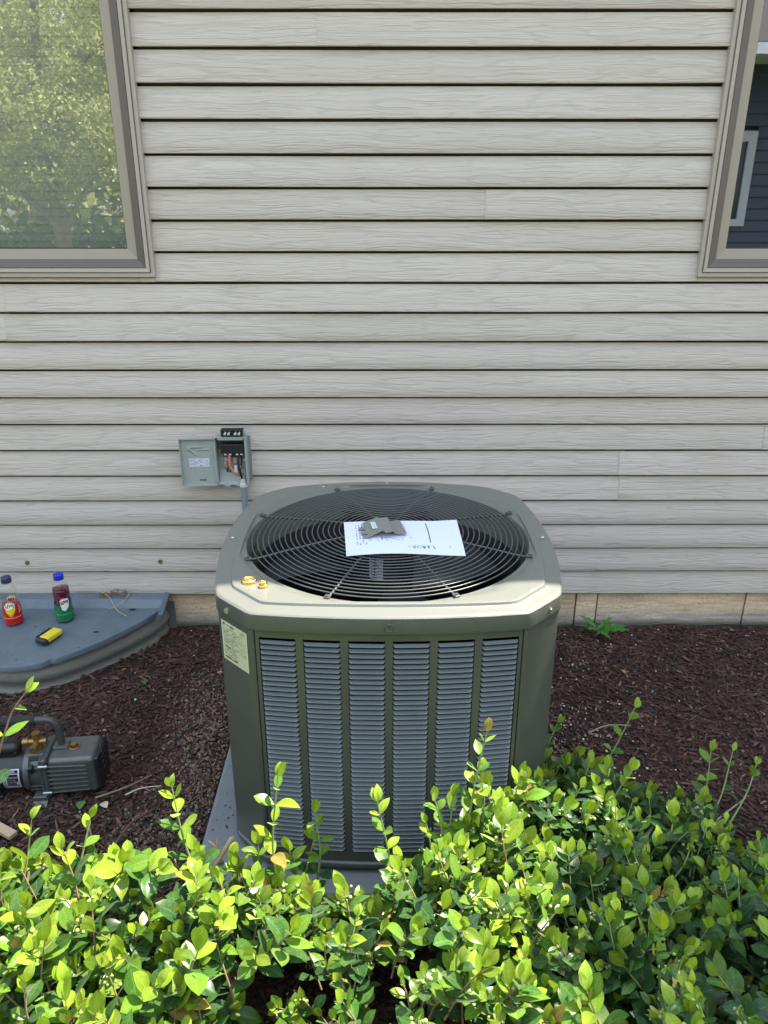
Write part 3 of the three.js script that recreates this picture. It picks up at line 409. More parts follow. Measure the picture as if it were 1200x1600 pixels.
  part('connector', [rbox(0.018, 0.026, 0.014, 0.004, 0.008, -0.002, 0.016)], std([0.34, 0.35, 0.30], 0.6), b);
  part('connector', [rbox(0.012, 0.03, 0.012, 0.003, 0.010, -0.036, 0.022)], std([0.7, 0.72, 0.66], 0.5), b);
  for (const [x, y] of [[-0.028, -0.002], [0.042, -0.004], [-0.038, 0.05]]) part('mounting_screw', [T(cyl(0.0045, 0.0045, 0.003, 14), x, y, 0.0065, Math.PI / 2), T(new THREE.TorusGeometry(0.0058, 0.0015, 6, 16), x, y, 0.006)], std([0.75, 0.75, 0.72], 0.35, { metalness: 0.5 }), b);
  part('knockout', T(cyl(0.010, 0.010, 0.002, 20), -0.020, -0.045, 0.0075, Math.PI / 2), std([0.05, 0.055, 0.05], 0.7), b);
  part('ground_lug', rbox(0.014, 0.022, 0.01, 0.002, -0.03, -0.022, 0.01), std([0.5, 0.5, 0.47], 0.4, { metalness: 0.7 }), b);
  part('lower_lip', crease(grid(24, 2, (u, v) => [lerp(-w / 2, w / 2 - 0.02, u), -h / 2 + 0.012 - v * 0.014 + 0.0045 * Math.sin(u * 13) * v, d * 0.82 + v * 0.004]), 0.8), phy([0.28, 0.32, 0.36], 0.4, { side: THREE.DoubleSide }), b);
  // the pulled fuse holder standing on the box
  const f = thing('fuse_puller', 'black fuse pull-out with pale clips standing on the disconnect box', 'fuse holder', [-0.5535, 0.8295, 0.024]);
  part('body', [rbox(0.082, 0.005, 0.03, 0.0015, 0, 0.0245, 0), rbox(0.078, 0.005, 0.03, 0.0015, 0, 0.0028, 0), box(0.078, 0.02, 0.008, 0, 0.0135, -0.010), box(0.008, 0.02, 0.02, -0.036, 0.0135, 0.002), box(0.010, 0.02, 0.02, 0.0, 0.0135, 0.002), box(0.008, 0.02, 0.02, 0.036, 0.0135, 0.002)], std([0.012, 0.012, 0.014], 0.45), f);
  for (const x of [-0.026, -0.012, 0.012, 0.026]) part('clip', [T(rbox(0.009, 0.008, 0.006, 0.002), x, 0.010, 0.010, 0, 0, 0.3), T(rbox(0.007, 0.005, 0.005, 0.0015), x + 0.003, 0.0165, 0.009, 0, 0, -0.4)], std([0.72, 0.7, 0.68], 0.35, { metalness: 0.5 }), f);
  // conduit down to the unit
  const c = thing('conduit', 'grey flexible conduit running down from the disconnect box to the unit', 'conduit', [-0.523, 0, 0.032]);
  part('flexible_tube', (() => { const g = tube([[0, 0.645, 0], [0, 0.5, 0.001], [0.001, 0.35, 0.004], [0.01, 0.22, 0.03], [0.05, 0.17, 0.12], [0.14, 0.17, 0.3], [0.2, 0.18, 0.45]], 0.0125, 16, 160), p = g.attributes.position, n = g.attributes.normal; for (let i = 0; i < p.count; i++) { const k = 0.0006 * Math.sin(Math.floor(i / 17) * 1.6); p.setXYZ(i, p.getX(i) + n.getX(i) * k, p.getY(i) + n.getY(i) * k, p.getZ(i) + n.getZ(i) * k); } return g; })(), phy([0.19, 0.225, 0.245], 0.5), c);
  part('connector_nut', [cyl(0.0155, 0.0155, 0.012, 8, 0, 0.640, 0), cyl(0.0115, 0.0115, 0.024, 16, 0, 0.654, 0)], std([0.72, 0.72, 0.68], 0.4, { metalness: 0.4 }), c);
}

// ---------------------------------------------------------------- window well, its cover and what lies on it
{
  const curve = (off, n = 60) => { const half = WELL.map(p => new THREE.Vector3(p[0], 0, p[1])), full = [...half, ...half.slice(0, -1).reverse().map(p => new THREE.Vector3(-2.66 - p.x, 0, p.z))]; const c = new THREE.CatmullRomCurve3(full, false, 'centripetal'); const o = []; for (let i = 0; i <= n; i++) { const p = c.getPoint(i / n), t = c.getTangent(i / n); o.push([p.x + t.z * off, p.z - t.x * off]); } return o; };
  const A = curve(0, 90);
  const zinc = std([0.235, 0.235, 0.21], 0.6, { metalness: 0.25, map: grimeMap, bumpMap: speckle, bumpScale: 0.0015, side: THREE.DoubleSide });
  const well = thing('window_well', 'corrugated galvanised steel window well half buried in the mulch', 'window well', [0, 0, 0]);
  const wg = (o) => grid(90, 20, (u, v, i, j) => { const y = lerp(-0.12, 0.108, v), k = 0.007 * Math.cos((y + 0.02) / 0.074 * Math.PI * 2) + o, a = A[Math.max(0, i - 1)], b = A[Math.min(90, i + 1)], dx = b[0] - a[0], dz = b[1] - a[1], l = Math.hypot(dx, dz) || 1; return [A[i][0] - dz / l * -k, y, A[i][1] + -dx / l * k, u * 4, v]; });
  part('steel_wall', [wg(0), wg(-0.0025)], zinc, well);
  part('rolled_rim', tube(A.map(p => [p[0], 0.109, p[1]]), 0.005, 8, 120), zinc, well);
  for (const x of [-0.870, -1.790]) part('wall_flange', box(0.034, 0.25, 0.003, x, -0.01, -0.022), zinc, well);
  // the cover
  const cov = thing('window_well_cover', 'weathered blue grey plastic cover over the window well with bottles on it', 'well cover', [0, 0, 0]);
  const wornMap = texture(512, 512, (u, v) => { const a = fbm(u * 4, v * 4, 4, 4, 141, 5), b = fbm(u * 14, v * 14, 14, 14, 143, 4), c = vn(u * 90, v * 90, 90, 90, 145), st = sstep(0.56, 0.7, b), k = 0.76 + 0.28 * a + 0.12 * (b - 0.5) - 0.20 * sstep(0.62, 0.78, a) * b - 0.12 * sstep(0.92, 0.97, c); return [k + 0.06 * st, k + 0.05 * st, k]; });
  const plas = phy([0.122, 0.160, 0.192], 0.46, { map: wornMap, bumpMap: speckle, bumpScale: 0.0008, side: THREE.DoubleSide });
  const E = curve(0, 90).map(p => { const d = [p[0] + 1.33, p[1] - 0.02], l = Math.hypot(...d) || 1; return [p[0] + d[0] / l * 0.022, Math.max(0.006, p[1] + d[1] / l * 0.022)]; });
  const topY = (x, z) => { const base = lerp(0.139, 0.124, clamp((z - 0.09) / 0.38)); const step = z < 0.058 ? 0.028 : z < 0.082 ? lerp(0.028, -0.002, (z - 0.058) / 0.024) : z < 0.096 ? lerp(-0.002, 0, (z - 0.082) / 0.014) : 0; return base + step + 0.004 * Math.exp(-((z - 0.32) ** 2) / 0.002) * Math.sin(x * 9) + 0.0025 * (fbm(x * 6 + 20, z * 6 + 20, 999, 999, 15, 3) - 0.5); };
  const zb = [0.006, 0.02, 0.04, 0.053, 0.058, 0.062, 0.080, 0.083, 0.096, 0.106, 0.13, 0.17, 0.21, 0.25, 0.29, 0.33, 0.37, 0.40, 0.43, 0.455, 0.475];
  // columns run out from the wall; each ends on the curved edge
  const xs = []; for (let i = 0; i <= 90; i++) xs.push(lerp(-0.861, -1.80, i / 90)); const zmax = x => { let z = 0.02; for (let i = 1; i < E.length; i++) { const [a, b] = [E[i - 1], E[i]]; if ((a[0] - x) * (b[0] - x) <= 0 && a[0] !== b[0]) z = Math.max(z, lerp(a[1], b[1], (x - a[0]) / (b[0] - a[0]))); } return z; };
  const notch = x => (x > -1.19 && x < -1.165 ? -0.008 : x < -1.19 ? 0.004 : 0);
  const cg = (dy) => grid(90, zb.length, (u, v, i, j) => { const x = xs[i], m = zmax(x) + notch(x), z = j < zb.length ? Math.min(zb[j], m) : m; return [x, topY(x, z) + dy, z, x / 0.5, z / 0.5]; });
  const rim = grid(90, 2, (u, v, i, j) => { const x = xs[i], m = zmax(x) + notch(x); return [x, topY(x, m) - [0, 0.006, 0.019][j], m + [0, 0.0035, 0.004][j], x / 0.5, v * 0.05]; });
  part('cover_sheet', [flip(cg(0)), cg(-0.004)], plas, cov);
  part('edge_lip', rim, plas, cov);
  part('end_flange', [T(rbox(0.02, 0.036, 0.155, 0.004), -0.868, 0.146, 0.082, 0.12, 0.06, -0.35)], plas, cov);
  const cy = (x, z) => topY(x, z);
  // bottles
  const clear = phy([0.95, 0.97, 0.96], 0.05, { transmission: 1, thickness: 0, ior: 1.45 });
  function bottle(pos, turn, label, capC, liq, fill, map, s = 1) {
    const b = thing('drink_bottle', label, 'bottle', pos, turn); b.scale.setScalar(s);
    const prof = [[0.004, 0.004], [0.024, 0], [0.031, 0.003], [0.0335, 0.010], [0.0335, 0.030], [0.032, 0.034], [0.0335, 0.038], [0.0335, 0.055], [0.0320, 0.075], [0.0305, 0.098], [0.0315, 0.115], [0.031, 0.130], [0.0285, 0.146], [0.023, 0.160], [0.0175, 0.168], [0.0160, 0.172], [0.0160, 0.180]];
    const V = (p, o = 0) => p.map(q => new THREE.Vector2(Math.max(0.0005, q[0] + o), q[1]));
    part('body', new THREE.LatheGeometry(V(prof), 40), clear, b);
    const inner = prof.filter(q => q[1] < fill).map(q => [q[0] - 0.0012, q[1] + 0.0008]); inner.push([inner[inner.length - 1][0], fill], [0.0005, fill]);
    part('liquid', new THREE.LatheGeometry(V(inner), 36), phy(liq, 0.08, { clearcoat: 0.5 }), b);
    const lp = [[0.0340, 0.010], [0.0340, 0.055], [0.0325, 0.075], [0.0311, 0.098], [0.0320, 0.110]];
    const lg = new THREE.LatheGeometry(V(lp), 48); part('label', lg, phy([1, 1, 1], 0.35, { map, clearcoat: 0.3, side: THREE.DoubleSide, alphaTest: 0.5 }), b);
    part('cap', [new THREE.LatheGeometry(V([[0.0005, 0.198], [0.015, 0.198], [0.0178, 0.1965], [0.0185, 0.193], [0.0185, 0.178], [0.0178, 0.176]]), 36), T(new THREE.TorusGeometry(0.0182, 0.0012, 6, 36), 0, 0.1765, 0, Math.PI / 2)], phy(capC, 0.35), b);
    return b;
  }
  const m1 = canvasTex(1024, 256, (x, w, h) => { x.clearRect(0, 0, w, h); x.fillStyle = '#b01018'; x.fillRect(0, h * 0.42, w, h * 0.58); for (const cx of [200, 712]) { x.fillStyle = '#e8c51c'; x.beginPath(); x.arc(cx, 118, 92, 0, 7); x.fill(); x.fillStyle = '#d98c1c'; x.beginPath(); x.arc(cx, 118, 92, 0.4, 2.4); x.fill(); x.fillStyle = '#e8c51c'; x.beginPath(); x.arc(cx, 112, 84, 0, 7); x.fill(); x.fillStyle = '#eef0ea'; x.beginPath(); x.ellipse(cx - 6, 96, 100, 34, -0.1, 0, 7); x.fill(); x.strokeStyle = '#2a3a58'; x.lineWidth = 13; for (let i = 0; i < 4; i++) { x.beginPath(); x.arc(cx - 66 + i * 40, 96, 14, 0.3 + i, 4.6 + i); x.stroke(); } x.fillStyle = '#e6d6c8'; for (let i = 0; i < 3; i++) { x.save(); x.translate(cx + 150, 120 + i * 34); x.rotate(-0.5); x.fillRect(0, 0, 64, 10); x.restore(); } } x.fillStyle = '#d8a060'; x.fillRect(0, 214, w, 5); });
  const m2 = canvasTex(1024, 256, (x, w, h) => { x.clearRect(0, 0, w, h); x.fillStyle = '#0d6a40'; x.beginPath(); x.moveTo(0, 120); for (let i = 0; i <= 32; i++) x.lineTo(i * 32, 108 + 20 * Math.sin(i * 0.785)); x.lineTo(w, h); x.lineTo(0, h); x.fill(); for (const cx of [200, 712]) { x.fillStyle = '#c0303a'; x.beginPath(); x.arc(cx - 30, 50, 50, 0, 7); x.fill(); x.fillStyle = '#e9e4da'; x.beginPath(); x.moveTo(cx - 88, 70); x.lineTo(cx - 30, 28); x.lineTo(cx + 60, 30); x.lineTo(cx + 96, 88); x.lineTo(cx + 60, 150); x.lineTo(cx, 196); x.lineTo(cx - 60, 180); x.closePath(); x.fill(); x.strokeStyle = '#26365a'; x.lineWidth = 16; for (let i = 0; i < 4; i++) { x.beginPath(); x.arc(cx - 52 + i * 36, 92, 14, 0.4 + i, 4.9 + i); x.stroke(); } x.fillStyle = '#cfe0d2'; for (let i = 0; i < 3; i++) { x.save(); x.translate(cx + 150, 124 + i * 34); x.rotate(-0.5); x.fillRect(0, 0, 56, 9); x.restore(); } } x.fillStyle = '#58a06c'; x.fillRect(0, 212, w, 5); });
  bottle([-1.41, cy(-1.41, 0.19), 0.190], -0.95, 'small bottle with red label and yellow disc near the frame edge', [0.03, 0.04, 0.09], [0.32, 0.02, 0.02], 0.09, m1, 1.0);
  bottle([-1.222, cy(-1.222, 0.168), 0.168], -0.62, 'small bottle with blue cap, green label and dark red drink', [0.015, 0.03, 0.42], [0.10, 0.012, 0.03], 0.138, m2, 1.0);
  // yellow and black measuring tool
  const t = thing('tape_tool', 'small yellow and black hand tool lying on the well cover', 'tool', [-1.228, cy(-1.228, 0.315) + 0.001, 0.312], -0.36); t.scale.setScalar(1.15);
  part('black_case', rbox(0.046, 0.022, 0.078, 0.008, 0, 0.011, 0, 3), std([0.015, 0.015, 0.016], 0.5), t);
  part('yellow_shell', [rbox(0.036, 0.010, 0.064, 0.004, 0.007, 0.0195, -0.004, 3), rbox(0.012, 0.012, 0.06, 0.004, 0.019, 0.013, -0.004, 2)], phy([0.72, 0.56, 0.03], 0.4), t);
  part('front_slot', rbox(0.030, 0.012, 0.006, 0.002, 0.0, 0.011, 0.038), blackM, t);
  part('belt_clip', rbox(0.006, 0.006, 0.06, 0.002, -0.021, 0.02, 0.0), blackM, t);
  scatter('soil_crumbs', new THREE.IcosahedronGeometry(0.5, 0), std([1, 1, 1], 0.9), 130, 77, R => { if (R() < 0.75) { const x = lerp(-1.7, -0.92, R()), z = lerp(0.02, 0.45, Math.pow(R(), 1.4)); if (z > zmax(x) - 0.015) return null; const q = lerp(0.002, 0.006, R() ** 3); return { x, y: topY(x, z) + q * 0.3, z, ry: R() * 6, s: [q * 1.6, q * 0.7, q] }; } const x = lerp(-0.47, -0.41, R()), z = lerp(0.9, 1.33, R()), q = lerp(0.0015, 0.005, R() ** 2); return { x, y: 0.0505 + q * 0.3, z, ry: R() * 6, s: [q * 1.6, q * 0.7, q] }; }, 'specks of dark soil and bark dropped on the well cover and pad', 'crumbs', (R, c) => { const k = 0.5 + R(); return R() < 0.8 ? c.setRGB(0.035 * k, 0.025 * k, 0.02 * k) : c.setRGB(0.2 * k, 0.16 * k, 0.11 * k); });
  // dry vine stems lying over the cover's corner
  const straw = std([0.42, 0.33, 0.20], 0.8);
  tag(part('dry_vine', taper([[-1.235, 0.178, 0.012], [-1.145, 0.182, 0.02], [-1.085, 0.178, 0.062], [-1.035, 0.158, 0.13], [-0.985, 0.152, 0.17]], 0.0022, 0.0014, 5, 24), straw), 'long pale dry vine stem crossing the cover', 'vine');
  tag(part('dry_vine', taper([[-1.012, 0.182, 0.01], [-1.022, 0.166, 0.07], [-1.045, 0.160, 0.105], [-1.07, 0.158, 0.12]], 0.0016, 0.0012, 5, 16), straw), 'short pale forked vine stem at the cover corner', 'vine');
  const root = []; { const R = rng(31); for (let i = 0; i < 26; i++) { const x = -1.13 + R() * 0.10, z = 0.01 + R() * 0.035, y = 0.170 + R() * 0.016; root.push(taper([[x, y, z], [x + (R() - 0.4) * 0.04, y + (R() - 0.3) * 0.02, z + R() * 0.012], [x + (R() - 0.4) * 0.07, y + (R() - 0.5) * 0.016, z + R() * 0.03]], 0.002, 0.0006, 4, 6)); } }
  tag(part('dry_root', root, std([0.22, 0.12, 0.075], 0.9)), 'tangle of reddish dry rootlets caught between cover and siding', 'roots');
  for (const [x, z, s, l] of [[-0.985, 0.10, 1, 'dark curled seed pod at the right corner of the cover'], [-1.075, 0.26, 0.7, 'small dark leaf scrap near the cover edge']]) tag(part('leaf_scrap', T(new THREE.SphereGeometry(0.009 * s, 10, 6).scale(1.6, 0.35, 0.5), x, cy(x, z) + 0.004, z, 0, 0.2, 0), std([0.02, 0.018, 0.016], 0.9)), l, 'debris');
}

// ---------------------------------------------------------------- the vacuum pump on the soil at the left
{
  const p = thing('vacuum_pump', 'grey and black vacuum pump with ribbed housing, handle and brass fittings on the mulch', 'pump', [-0.985, -0.012, 0.925], 0.10); p.scale.setScalar(0.95);
  const alu = phy([0.118, 0.126, 0.124], 0.38, { metalness: 0.35, map: grimeMap, bumpMap: speckle, bumpScale: 0.0006 }), blk = phy([0.014, 0.015, 0.017], 0.38), brass = std([0.34, 0.21, 0.075], 0.42, { metalness: 0.85 });
  const cy = 0.088;
  const cas = part('oil_housing', [rbox(0.142, 0.132, 0.122, 0.016, 0.078, cy, 0, 4)], alu, p);
  for (let k = 0; k < 7; k++) part('fin', T(rbox(0.118, 0.005, 0.008, 0.002), 0.066, cy + 0.043 - k * 0.0155, 0.0625, 0, 0, (3 - k) * -0.012), alu, cas);
  part('end_cover', [rbox(0.012, 0.118, 0.112, 0.005, 0.154, cy, 0, 3)], blk, p);
  for (let k = 0; k < 5; k++) part('vent', T(new THREE.TorusGeometry(0.03 + k * 0.004, 0.003, 5, 10, 1.2), 0.161, cy - 0.035 + k * 0.017, 0.0, 0, Math.PI / 2, 0.9), blk, p);
  part('flange', [rbox(0.016, 0.142, 0.132, 0.008, 0.0, cy, 0, 3), rbox(0.010, 0.136, 0.126, 0.006, -0.012, cy, 0, 2)], alu, p);
  for (const [y, z] of [[0.135, 0.064], [0.036, 0.064], [0.135, -0.064], [0.036, -0.064]]) part('bolt', T(cyl(0.0055, 0.0055, 0.026, 8), -0.002, y, z, 0, 0, Math.PI / 2), steelM, p);
  part('neck', [T(cyl(0.058, 0.060, 0.05, 36), -0.036, cy, 0, 0, 0, Math.PI / 2), T(cyl(0.068, 0.068, 0.016, 40), -0.058, cy, 0, 0, 0, Math.PI / 2), rbox(0.05, 0.05, 0.07, 0.008, -0.03, 0.135, 0, 2), T(rbox(0.052, 0.012, 0.012, 0.004), -0.03, 0.125, 0.056), T(rbox(0.04, 0.004, 0.01, 0.001), -0.032, 0.06, 0.056), T(rbox(0.04, 0.004, 0.01, 0.001), -0.032, 0.045, 0.052)], alu, p);
  part('motor', [T(cyl(0.060, 0.060, 0.24, 40), -0.186, cy, 0, 0, 0, Math.PI / 2), T(cyl(0.052, 0.06, 0.02, 40), -0.316, cy, 0, 0, 0, Math.PI / 2)], blk, p);
  part('capacitor_cover', [T(new THREE.CapsuleGeometry(0.026, 0.115, 6, 18), -0.165, 0.162, -0.005, 0, 0, Math.PI / 2), rbox(0.15, 0.03, 0.05, 0.008, -0.165, 0.147, -0.005)], blk, p);
  const plate = canvasTex(256, 256, (x, w, h) => { x.fillStyle = '#d5d6e0'; x.fillRect(0, 0, w, h); x.fillStyle = '#15161c'; x.fillRect(10, 10, 12, h - 20); x.fillRect(34, 10, 10, h - 20); x.fillRect(60, 14, 172, 34); x.fillRect(60, 56, 172, 150); x.fillStyle = '#c9cbd8'; x.fillRect(64, 84, 164, 4); x.fillRect(64, 150, 164, 4); const r = rng(8); for (let i = 0; i < 6; i++) x.fillRect(84 + i * 18, 20, 9, 22); for (let i = 0; i < 5; i++) for (let q = 68; q < 190;) { const L = 14 + r() * 30; x.fillRect(q, 96 + i * 21 + (i > 2 ? 6 : 0), L, 5); q += L + 12; } x.fillStyle = '#d5d6e0'; x.fillRect(200, 150, 26, 40); });
  const band = (x0, x1, a0, a1, map, c) => part('rating_plate', flip(grid(2, 14, (u, v) => { const a = lerp(a0, a1, v), r = 0.0606; return [lerp(x0, x1, u), cy + r * Math.sin(a), r * Math.cos(a), u, v]; })), phy(c, 0.4, map ? { map } : {}), p);
  band(-0.128, -0.078, -0.62, 0.62, plate, [0.75, 0.75, 0.78]); band(-0.22, -0.142, -0.42, 0.42, null, [0.50, 0.42, 0.41]);
  part('handle', [tube([[0.036, 0.15, -0.012], [0.037, 0.19, -0.012], [0.034, 0.225, -0.012], [0.016, 0.248, -0.012], [-0.02, 0.253, -0.012], [-0.09, 0.253, -0.012], [-0.22, 0.253, -0.012], [-0.262, 0.245, -0.012], [-0.28, 0.22, -0.012], [-0.28, 0.145, -0.012]], 0.0115, 14, 80)], phy([0.05, 0.052, 0.05], 0.4), p);
  part('grip', [T(cyl(0.0155, 0.0155, 0.19, 20), -0.125, 0.2535, -0.012, 0, 0, Math.PI / 2)], std([0.018, 0.02, 0.024], 0.85), p);
  part('handle_base', [rbox(0.045, 0.008, 0.04, 0.003, 0.036, 0.157, -0.01)], alu, p);
  part('filler_plug', [cyl(0.010, 0.010, 0.010, 6, 0.077, 0.161, 0.0), T(new THREE.TorusGeometry(0.016, 0.0022, 6, 24), 0.077, 0.156, 0.0, Math.PI / 2)], brass, p);
  part('brass_manifold', [cyl(0.011, 0.013, 0.055, 14, -0.028, 0.178, 0.004), cyl(0.016, 0.016, 0.010, 6, -0.028, 0.162, 0.004), T(cyl(0.010, 0.010, 0.06, 14), -0.03, 0.186, 0.004, 0, 0, Math.PI / 2), T(cyl(0.013, 0.013, 0.016, 14), -0.062, 0.186, 0.004, 0, 0, Math.PI / 2), T(cyl(0.009, 0.009, 0.045, 12), -0.028, 0.184, 0.02, Math.PI / 2), T(cyl(0.012, 0.012, 0.012, 6), -0.028, 0.184, 0.042, Math.PI / 2)], brass, p);
  part('fitting_cap', cyl(0.0125, 0.0125, 0.013, 16, -0.028, 0.212, 0.004), brass, p);
  part('valve_handle', [T(rbox(0.012, 0.03, 0.02, 0.005), -0.036, 0.128, 0.062, 0.3)], blk, p);
  part('foot', [rbox(0.042, 0.03, 0.10, 0.004, -0.022, 0.02, 0.03), T(rbox(0.044, 0.006, 0.05, 0.002), -0.022, 0.016, 0.082, 0.45)], alu, p);
  part('foot', [rbox(0.12, 0.022, 0.11, 0.006, -0.20, 0.016, 0)], blk, p);
}

// ---------------------------------------------------------------- leaves
// a leaf one unit long: folded along the midrib, arched, with the vein in its colour map
const leafTex = (base, vein, edge, seed) => canvasTex(128, 256, (x, w, h) => {
  x.fillStyle = base; x.fillRect(0, 0, w, h); const r = rng(seed);
  for (let i = 0; i < 90; i++) { x.fillStyle = `rgba(${r() < 0.5 ? '255,255,200' : '0,40,0'},${0.02 + r() * 0.05})`; x.beginPath(); x.ellipse(r() * w, r() * h, 4 + r() * 16, 4 + r() * 22, r() * 3, 0, 7); x.fill(); }
  x.strokeStyle = vein; x.lineWidth = 5; x.beginPath(); x.moveTo(w / 2, h); x.lineTo(w / 2, h * 0.05); x.stroke();
  x.lineWidth = 1.6; for (let i = 0; i < 7; i++) for (const s of [-1, 1]) { const y = h * (0.9 - i * 0.115); x.beginPath(); x.moveTo(w / 2, y); x.quadraticCurveTo(w / 2 + s * w * 0.24, y - h * 0.05, w / 2 + s * w * 0.44, y - h * 0.12); x.stroke(); }
  x.strokeStyle = edge; x.lineWidth = 8; x.strokeRect(0, 0, w, h);
});
function leafGeo(width, fold, arch, twist, peak = 1.12, round = 0.62) {
  const NV = 7, g = grid(4, NV, (u, v, i, j) => {
    const t = v, w = width * Math.pow(Math.max(0, Math.sin(Math.PI * Math.pow(clamp(t), peak))), round) * (t < 0.12 ? 0.35 + t * 5.4 : 1), s = (u - 0.5) * 2, cup = fold * Math.abs(s) * (1 - 0.4 * Math.abs(s));
    const a = arch * t * t, x = s * w, z = cup * w - a * 0.5 + twist * s * t * w, y = t * (1 - 0.12 * arch * t);
    return [x, y, z, u, 1 - v];
  }); return g;
}
const leafGeos = [leafGeo(0.27, 0.25, 0.25, 0.1, 1.15, 0.8), leafGeo(0.29, 0.4, 0.55, -0.16, 1.2, 0.7), leafGeo(0.24, 0.15, 0.1, 0.25, 0.95, 0.95), leafGeo(0.26, 0.55, 0.85, 0.06, 1.05, 0.85), leafGeo(0.27, 0.15, -0.25, -0.25, 1.25, 0.75)];
const leafMat = (map, c = [1, 1, 1], tr = 0.42) => phy(c, 0.92, { map, transmission: tr, thickness: 0, side: THREE.DoubleSide, clearcoat: 0.6, clearcoatRoughness: 0.3, ior: 1.4, specularIntensity: 0.4 });
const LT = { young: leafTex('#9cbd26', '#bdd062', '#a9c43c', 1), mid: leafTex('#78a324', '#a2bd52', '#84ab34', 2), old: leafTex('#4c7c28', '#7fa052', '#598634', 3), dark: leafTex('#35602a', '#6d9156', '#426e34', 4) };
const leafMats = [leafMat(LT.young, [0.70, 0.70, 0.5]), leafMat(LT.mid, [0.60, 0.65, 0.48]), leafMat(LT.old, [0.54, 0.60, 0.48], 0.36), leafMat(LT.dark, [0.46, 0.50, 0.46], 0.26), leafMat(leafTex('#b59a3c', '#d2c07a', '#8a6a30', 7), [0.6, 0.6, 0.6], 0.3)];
const foliageMat = leafMats[1];
const UP = new THREE.Vector3(0, 1, 0);
function leafMatrix(pos, dir, nrm, L) {
  const y = dir.clone().normalize(), x = new THREE.Vector3().crossVectors(y, nrm); if (x.lengthSq() < 1e-6) x.set(1, 0, 0); x.normalize(); const z = new THREE.Vector3().crossVectors(x, y).normalize();
  return new THREE.Matrix4().makeBasis(x.multiplyScalar(L), y.multiplyScalar(L), z.multiplyScalar(L)).setPosition(pos);
}
// leaves in opposite pairs along a stem, a tuft at its tip
function leafyShoot(R, pts, o = {}) {
  const c = new THREE.CatmullRomCurve3(pts.map(p => new THREE.Vector3(...p))), len = c.getLength(), n = o.pairs ?? Math.max(3, Math.round(len / 0.026)), out = [], L0 = o.leaf ?? 0.036, from = o.from ?? 0.15; let turn = R() * 3;
  for (let i = 0; i < n; i++) {
    const f = from + (1 - from) * (i + 0.3) / n, p = c.getPointAt(Math.min(1, f)), t = c.getTangentAt(Math.min(1, f)); turn += Math.PI / 2 + (R() - 0.5) * 0.5;
    const a = new THREE.Vector3().crossVectors(t, Math.abs(t.y) > 0.9 ? new THREE.Vector3(1, 0, 0) : UP).normalize(), b = new THREE.Vector3().crossVectors(t, a).normalize(); const last = i === n - 1;
    for (const s of [0, Math.PI]) { if (R() < 0.06) continue; const ang = turn + s + (R() - 0.5) * 0.4, side = a.clone().multiplyScalar(Math.cos(ang)).addScaledVector(b, Math.sin(ang)); const open = last ? 0.55 + R() * 0.3 : 0.85 + R() * 0.35; const dir = side.clone().multiplyScalar(Math.sin(open)).addScaledVector(t, Math.cos(open)).addScaledVector(UP, 0.12 - R() * 0.2).normalize(); const nrm = t.clone().addScaledVector(side, -0.3).addScaledVector(UP, 0.7).add(new THREE.Vector3(R() - 0.5, R() - 0.5, R() - 0.2).multiplyScalar(0.7)).normalize(); const L = L0 * (last ? 0.75 : lerp(1.05, 0.85, i / n)) * (0.75 + R() * 0.45); out.push({ pos: p, m: leafMatrix(p, dir, nrm, L), age: clamp(1 - f + (R() - 0.5) * 0.7 + (o.age ?? 0)), L, g: Math.floor(R() * 5) }); }
  }
  if (!o.blunt) { const p = c.getPointAt(1), t = c.getTangentAt(1); for (let k = 0; k < 2; k++) { const dir = t.clone().add(new THREE.Vector3(R() - 0.5, R() * 0.3, R() - 0.5).multiplyScalar(0.9)); out.push({ pos: p, m: leafMatrix(p, dir, new THREE.Vector3(R() - 0.5, 0.6, 0.5), L0 * (0.5 + R() * 0.3)), age: 0, L: L0 * 0.6, g: Math.floor(R() * 5) }); } }
  return { leaves: out, curve: c, len };
}
// the hedge as a volume: where it begins behind, and how high it stands
const HX = [-1.3, -0.83, -0.57, -0.42, -0.33, -0.26, -0.10, 0.03, 0.14, 0.28, 0.42, 0.52, 0.64, 0.78, 0.92, 1.3], HZ = [1.42, 1.42, 1.43, 1.44, 1.45, 1.47, 1.49, 1.45, 1.40, 1.27, 1.07, 1.03, 1.12, 1.18, 1.27, 1.30], HH = [0.45, 0.45, 0.43, 0.42, 0.42, 0.40, 0.37, 0.42, 0.42, 0.40, 0.37, 0.34, 0.28, 0.30, 0.26, 0.27];
const hedgeBack = x => interp(HX, HZ, x), hedgeTop = (x, z) => { const zb = hedgeBack(x), k = clamp((z - zb) / 0.24), h = lerp(interp(HX, HH, x), 0.40, sstep(1.6, 1.95, z)); return h * Math.sqrt(Math.max(0, 1 - (1 - k) ** 2)) + 0.02 * (vn(x * 7 + 30, z * 7 + 30, 999, 999, 6) - 0.5) * 2; };
const barkM = std([0.20, 0.13, 0.07], 0.8), greenStem = std([0.19, 0.24, 0.07], 0.65), woodM = std([0.16, 0.105, 0.07], 0.85);
